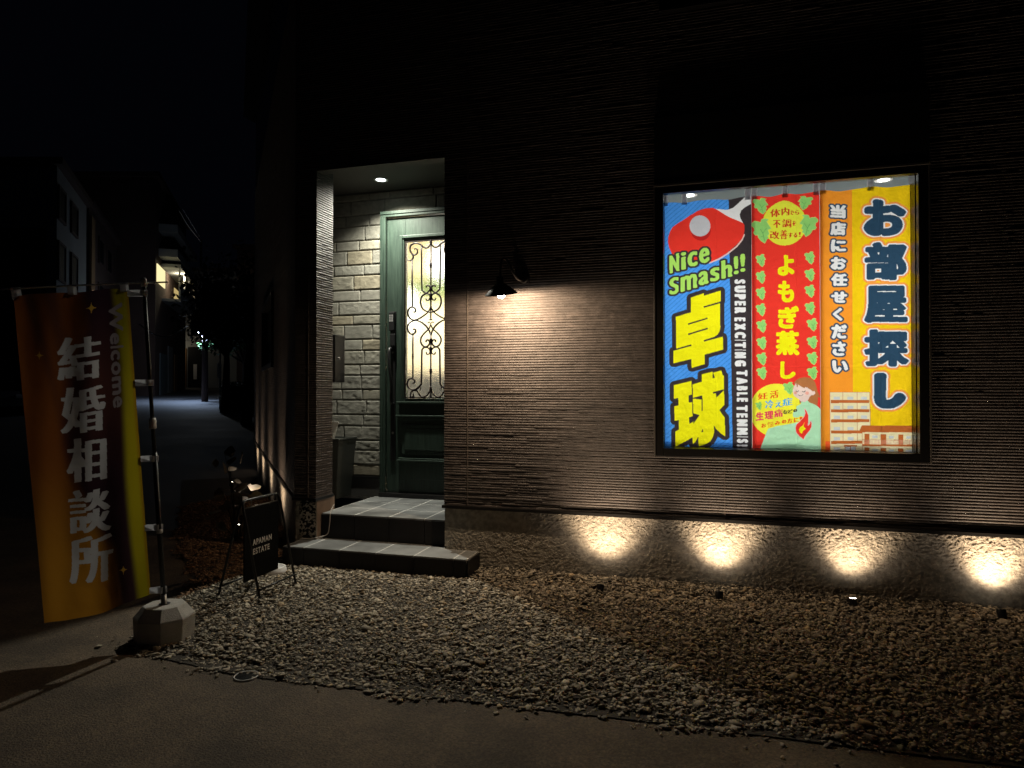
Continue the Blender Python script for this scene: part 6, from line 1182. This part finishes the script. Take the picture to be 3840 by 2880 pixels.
def tree(d, l, z, rad, n, size, seed, label, trunk=True, name='tree', cat='tree'):
    p = P3(d, l); g0 = float(ground_z(p.x, p.y)); t = empty(name, (p.x, p.y, g0), 0, label, cat)
    r_ = np.random.default_rng(seed); k = 14; cs = r_.normal(size=(k, 3)); cs /= np.linalg.norm(cs, axis=1)[:, None]; cs *= r_.uniform(.3, .85, (k, 1)) * np.array(rad)
    V = []; Fq = []; b = 0; prof = np.array([(0, 0, 0), (.5, .28, .05), (1, 0, 0), (.5, -.28, .05)])
    for i in range(n):
        c = cs[i % k]; q = r_.normal(size=3); q *= np.array(rad) * .22; a_, b_, c_ = r_.uniform(0, 6.28), r_.normal(.5, .5), r_.normal(0, .5)
        Mx = np.array(Matrix.Rotation(a_, 3, 'Z') @ Matrix.Rotation(b_, 3, 'Y') @ Matrix.Rotation(c_, 3, 'X')); V.append((Mx @ (prof * size * r_.uniform(.6, 1.3)).T).T + c + q + np.array((0, 0, z - g0))); Fq.append((b, b + 1, b + 2, b + 3)); b += 4
    mesh_np('crown', np.concatenate(V), Fq, M['tleaf'], t)
    m = MB(); m.tube([(0, 0, 0), (.1, 0, (z - g0) * .5), (0, .05, z - g0)], [.16, .11, .05], 8, smooth_sub=3)
    for c in cs[:7]: m.tube([(0.05, 0, (z - g0) * .6), tuple(c + np.array((0, 0, z - g0)))], [.06, .015], 6)
    m.build('trunk', M['bark'], t); return t
tree(25, -10.7, 4.1, (1.45, 1.45, 1.35), 5200, .17, 3, 'dark leafy tree right of the street, its lowest leaves lit green by the lamp')
tree(33.5, -13.4, 4.0, (2.2, 1.2, .8), 2600, .20, 8, 'low tree with green lit foliage beside the street lamp')
tree(20, -7.9, 4.4, (1.4, 1.6, 1.6), 3000, .18, 12, 'black tree silhouette against the corner of the shop')
def hedge():
    p0 = P3(26.5, -11.45); t = empty('hedge', (p0.x, p0.y, 0), 0, 'clipped hedge at the roadside, its end lit pale green by the lamp', 'hedge')
    r_ = np.random.default_rng(4); n = 5000; L_ = r_.random((n, 3)) * np.array((2.2, 3.5, 1.15)); f = r_.integers(0, 3, n); L_[f == 0, 0] = 0; L_[f == 1, 1] = 0; L_[f == 2, 2] = 1.15; L_ += r_.normal(0, .04, (n, 3))
    V = []; Fq = []; prof = np.array([(0, 0, 0), (.5, .3, .05), (1, 0, 0), (.5, -.3, .05)]) * .12
    for i in range(n):
        Mx = np.array(Matrix.Rotation(r_.uniform(0, 6.28), 3, 'Z') @ Matrix.Rotation(r_.normal(0, .8), 3, 'Y')); q = RT * L_[i, 0] + FW * L_[i, 1]; V.append((Mx @ prof.T).T + np.array((q.x, q.y, .5 + L_[i, 2]))); Fq.append((4 * i, 4 * i + 1, 4 * i + 2, 4 * i + 3))
    mesh_np('foliage', np.concatenate(V), Fq, M['tleaf'], t)
    a_, b_, c_ = RT * 2.1, FW * 3.4, RT * .06 + FW * .06; m = MB(); m.hexa([(*c_[:2], .3), (*(a_ + c_)[:2], .3), (*(a_ + b_)[:2], .3), (*(b_ + c_)[:2], .3)], [(*c_[:2], 1.58), (*(a_ + c_)[:2], 1.58), (*(a_ + b_)[:2], 1.58), (*(b_ + c_)[:2], 1.58)]); m.build('inner_branches', M['bark'], t)
hedge()
pp = P3(27.2, (825 - 1920) / 2520 * 27.2); sg = empty('sign_post', (pp.x, pp.y, .4), 0, 'thin white post with a narrow plate standing at the hedge', 'post')
m = MB(); m.tube([(0, 0, 0), (0, 0, 2.7)], .035, 10); m.build('pole', M['white_plastic'], sg)
m = MB(); m.box(-.09, .09, -.05, -.03, 1.5, 2.1); m.build('plate', M['white_plastic'], sg)
def wire(pts, label, r=.018):
    m = MB(); m.tube(pts, r, 6, smooth_sub=8); tag(m.build('overhead_wire', mat('grey wire', (.6, .6, .62), .5)), label, 'wire', 'overhead wires above the street')
def px3(px, py, d): return P3(d, (px - 1920) / 2520 * d, 1.385 + (1465 - py) / 2520 * d)
wire([px3(664, 780, 20), px3(705, 848, 25), px3(751, 906, 33)], 'lower of the two sloping wires against the sky', .012)
wire([px3(680, 778, 20), px3(716, 838, 25), px3(745, 885, 33)], 'upper of the two sloping wires against the sky', .010)
wire([px3(520, 1215, 20), px3(561, 1244, 21), px3(590, 1258, 22), px3(625, 1262, 23), px3(660, 1248, 24), px3(700, 1222, 26), px3(733, 1208, 28)], 'sagging pale wire hanging across the street behind the banner', .018)
# dark car parked in front of the left block
cp = P3(21.5, -16.25); car = empty('parked_car', (cp.x, cp.y, float(ground_z(cp.x, cp.y))), YAW, 'black car parked in the dark in front of the grey block at the left edge', 'car')
prof = [(-4.2, .35), (-4.25, .75), (-4.1, .95), (-3.5, 1.02), (-2.9, 1.42), (-2.2, 1.50), (-1.4, 1.45), (-.75, 1.05), (-.15, .88), (0, .65), (0, .35)]
m = MB(); n = len(prof); vs = []
for y, k in ((-.85, 1), (-.80, 1.0), (.80, 1), (.85, 1)):
    for x, z in prof: vs.append((x, y * (1 if z < 1.1 else .82), z))
fs = [tuple(range(n))] + [tuple(reversed(range(3 * n, 4 * n)))] + [(j * n + i, (j + 1) * n + i, (j + 1) * n + (i + 1) % n, j * n + (i + 1) % n) for j in range(3) for i in range(n)]
m.add(vs, fs, 0, False); m.build('body', M['car'], car, .03)
m = MB(); 
for y in (-.86, .86): s_ = 1 if y > 0 else -1; m.add([(-3.3, y * .97, 1.05), (-1.0, y * .97, 1.05), (-1.5, y * .84, 1.38), (-2.8, y * .84, 1.38)], [(0, 1, 2, 3)])
m.build('side_window', M['dark_glass'], car)
for x in (-.85, -3.4):
    for y in (-.80, .80):
        m = MB(); m.lathe([(.20, -.1), (.31, -.1), (.33, -.06), (.33, .06), (.31, .1), (.20, .1)], (x, y, .33), 20, axis=(0, 1, 0)); w = m.build('wheel', M['rubber'], car)
        m = MB(); m.lathe([(.19, -.11), (.19, .11)], (x, y, .33), 16, axis=(0, 1, 0)); m.build('rim', M['steel'], w)
for y in (-.62, .62): m = MB(); m.box(-.02, .025, y - .14, y + .14, .62, .74); m.build('headlight', M['steel'], car, .01)
bpy.data.objects.remove(_fo)
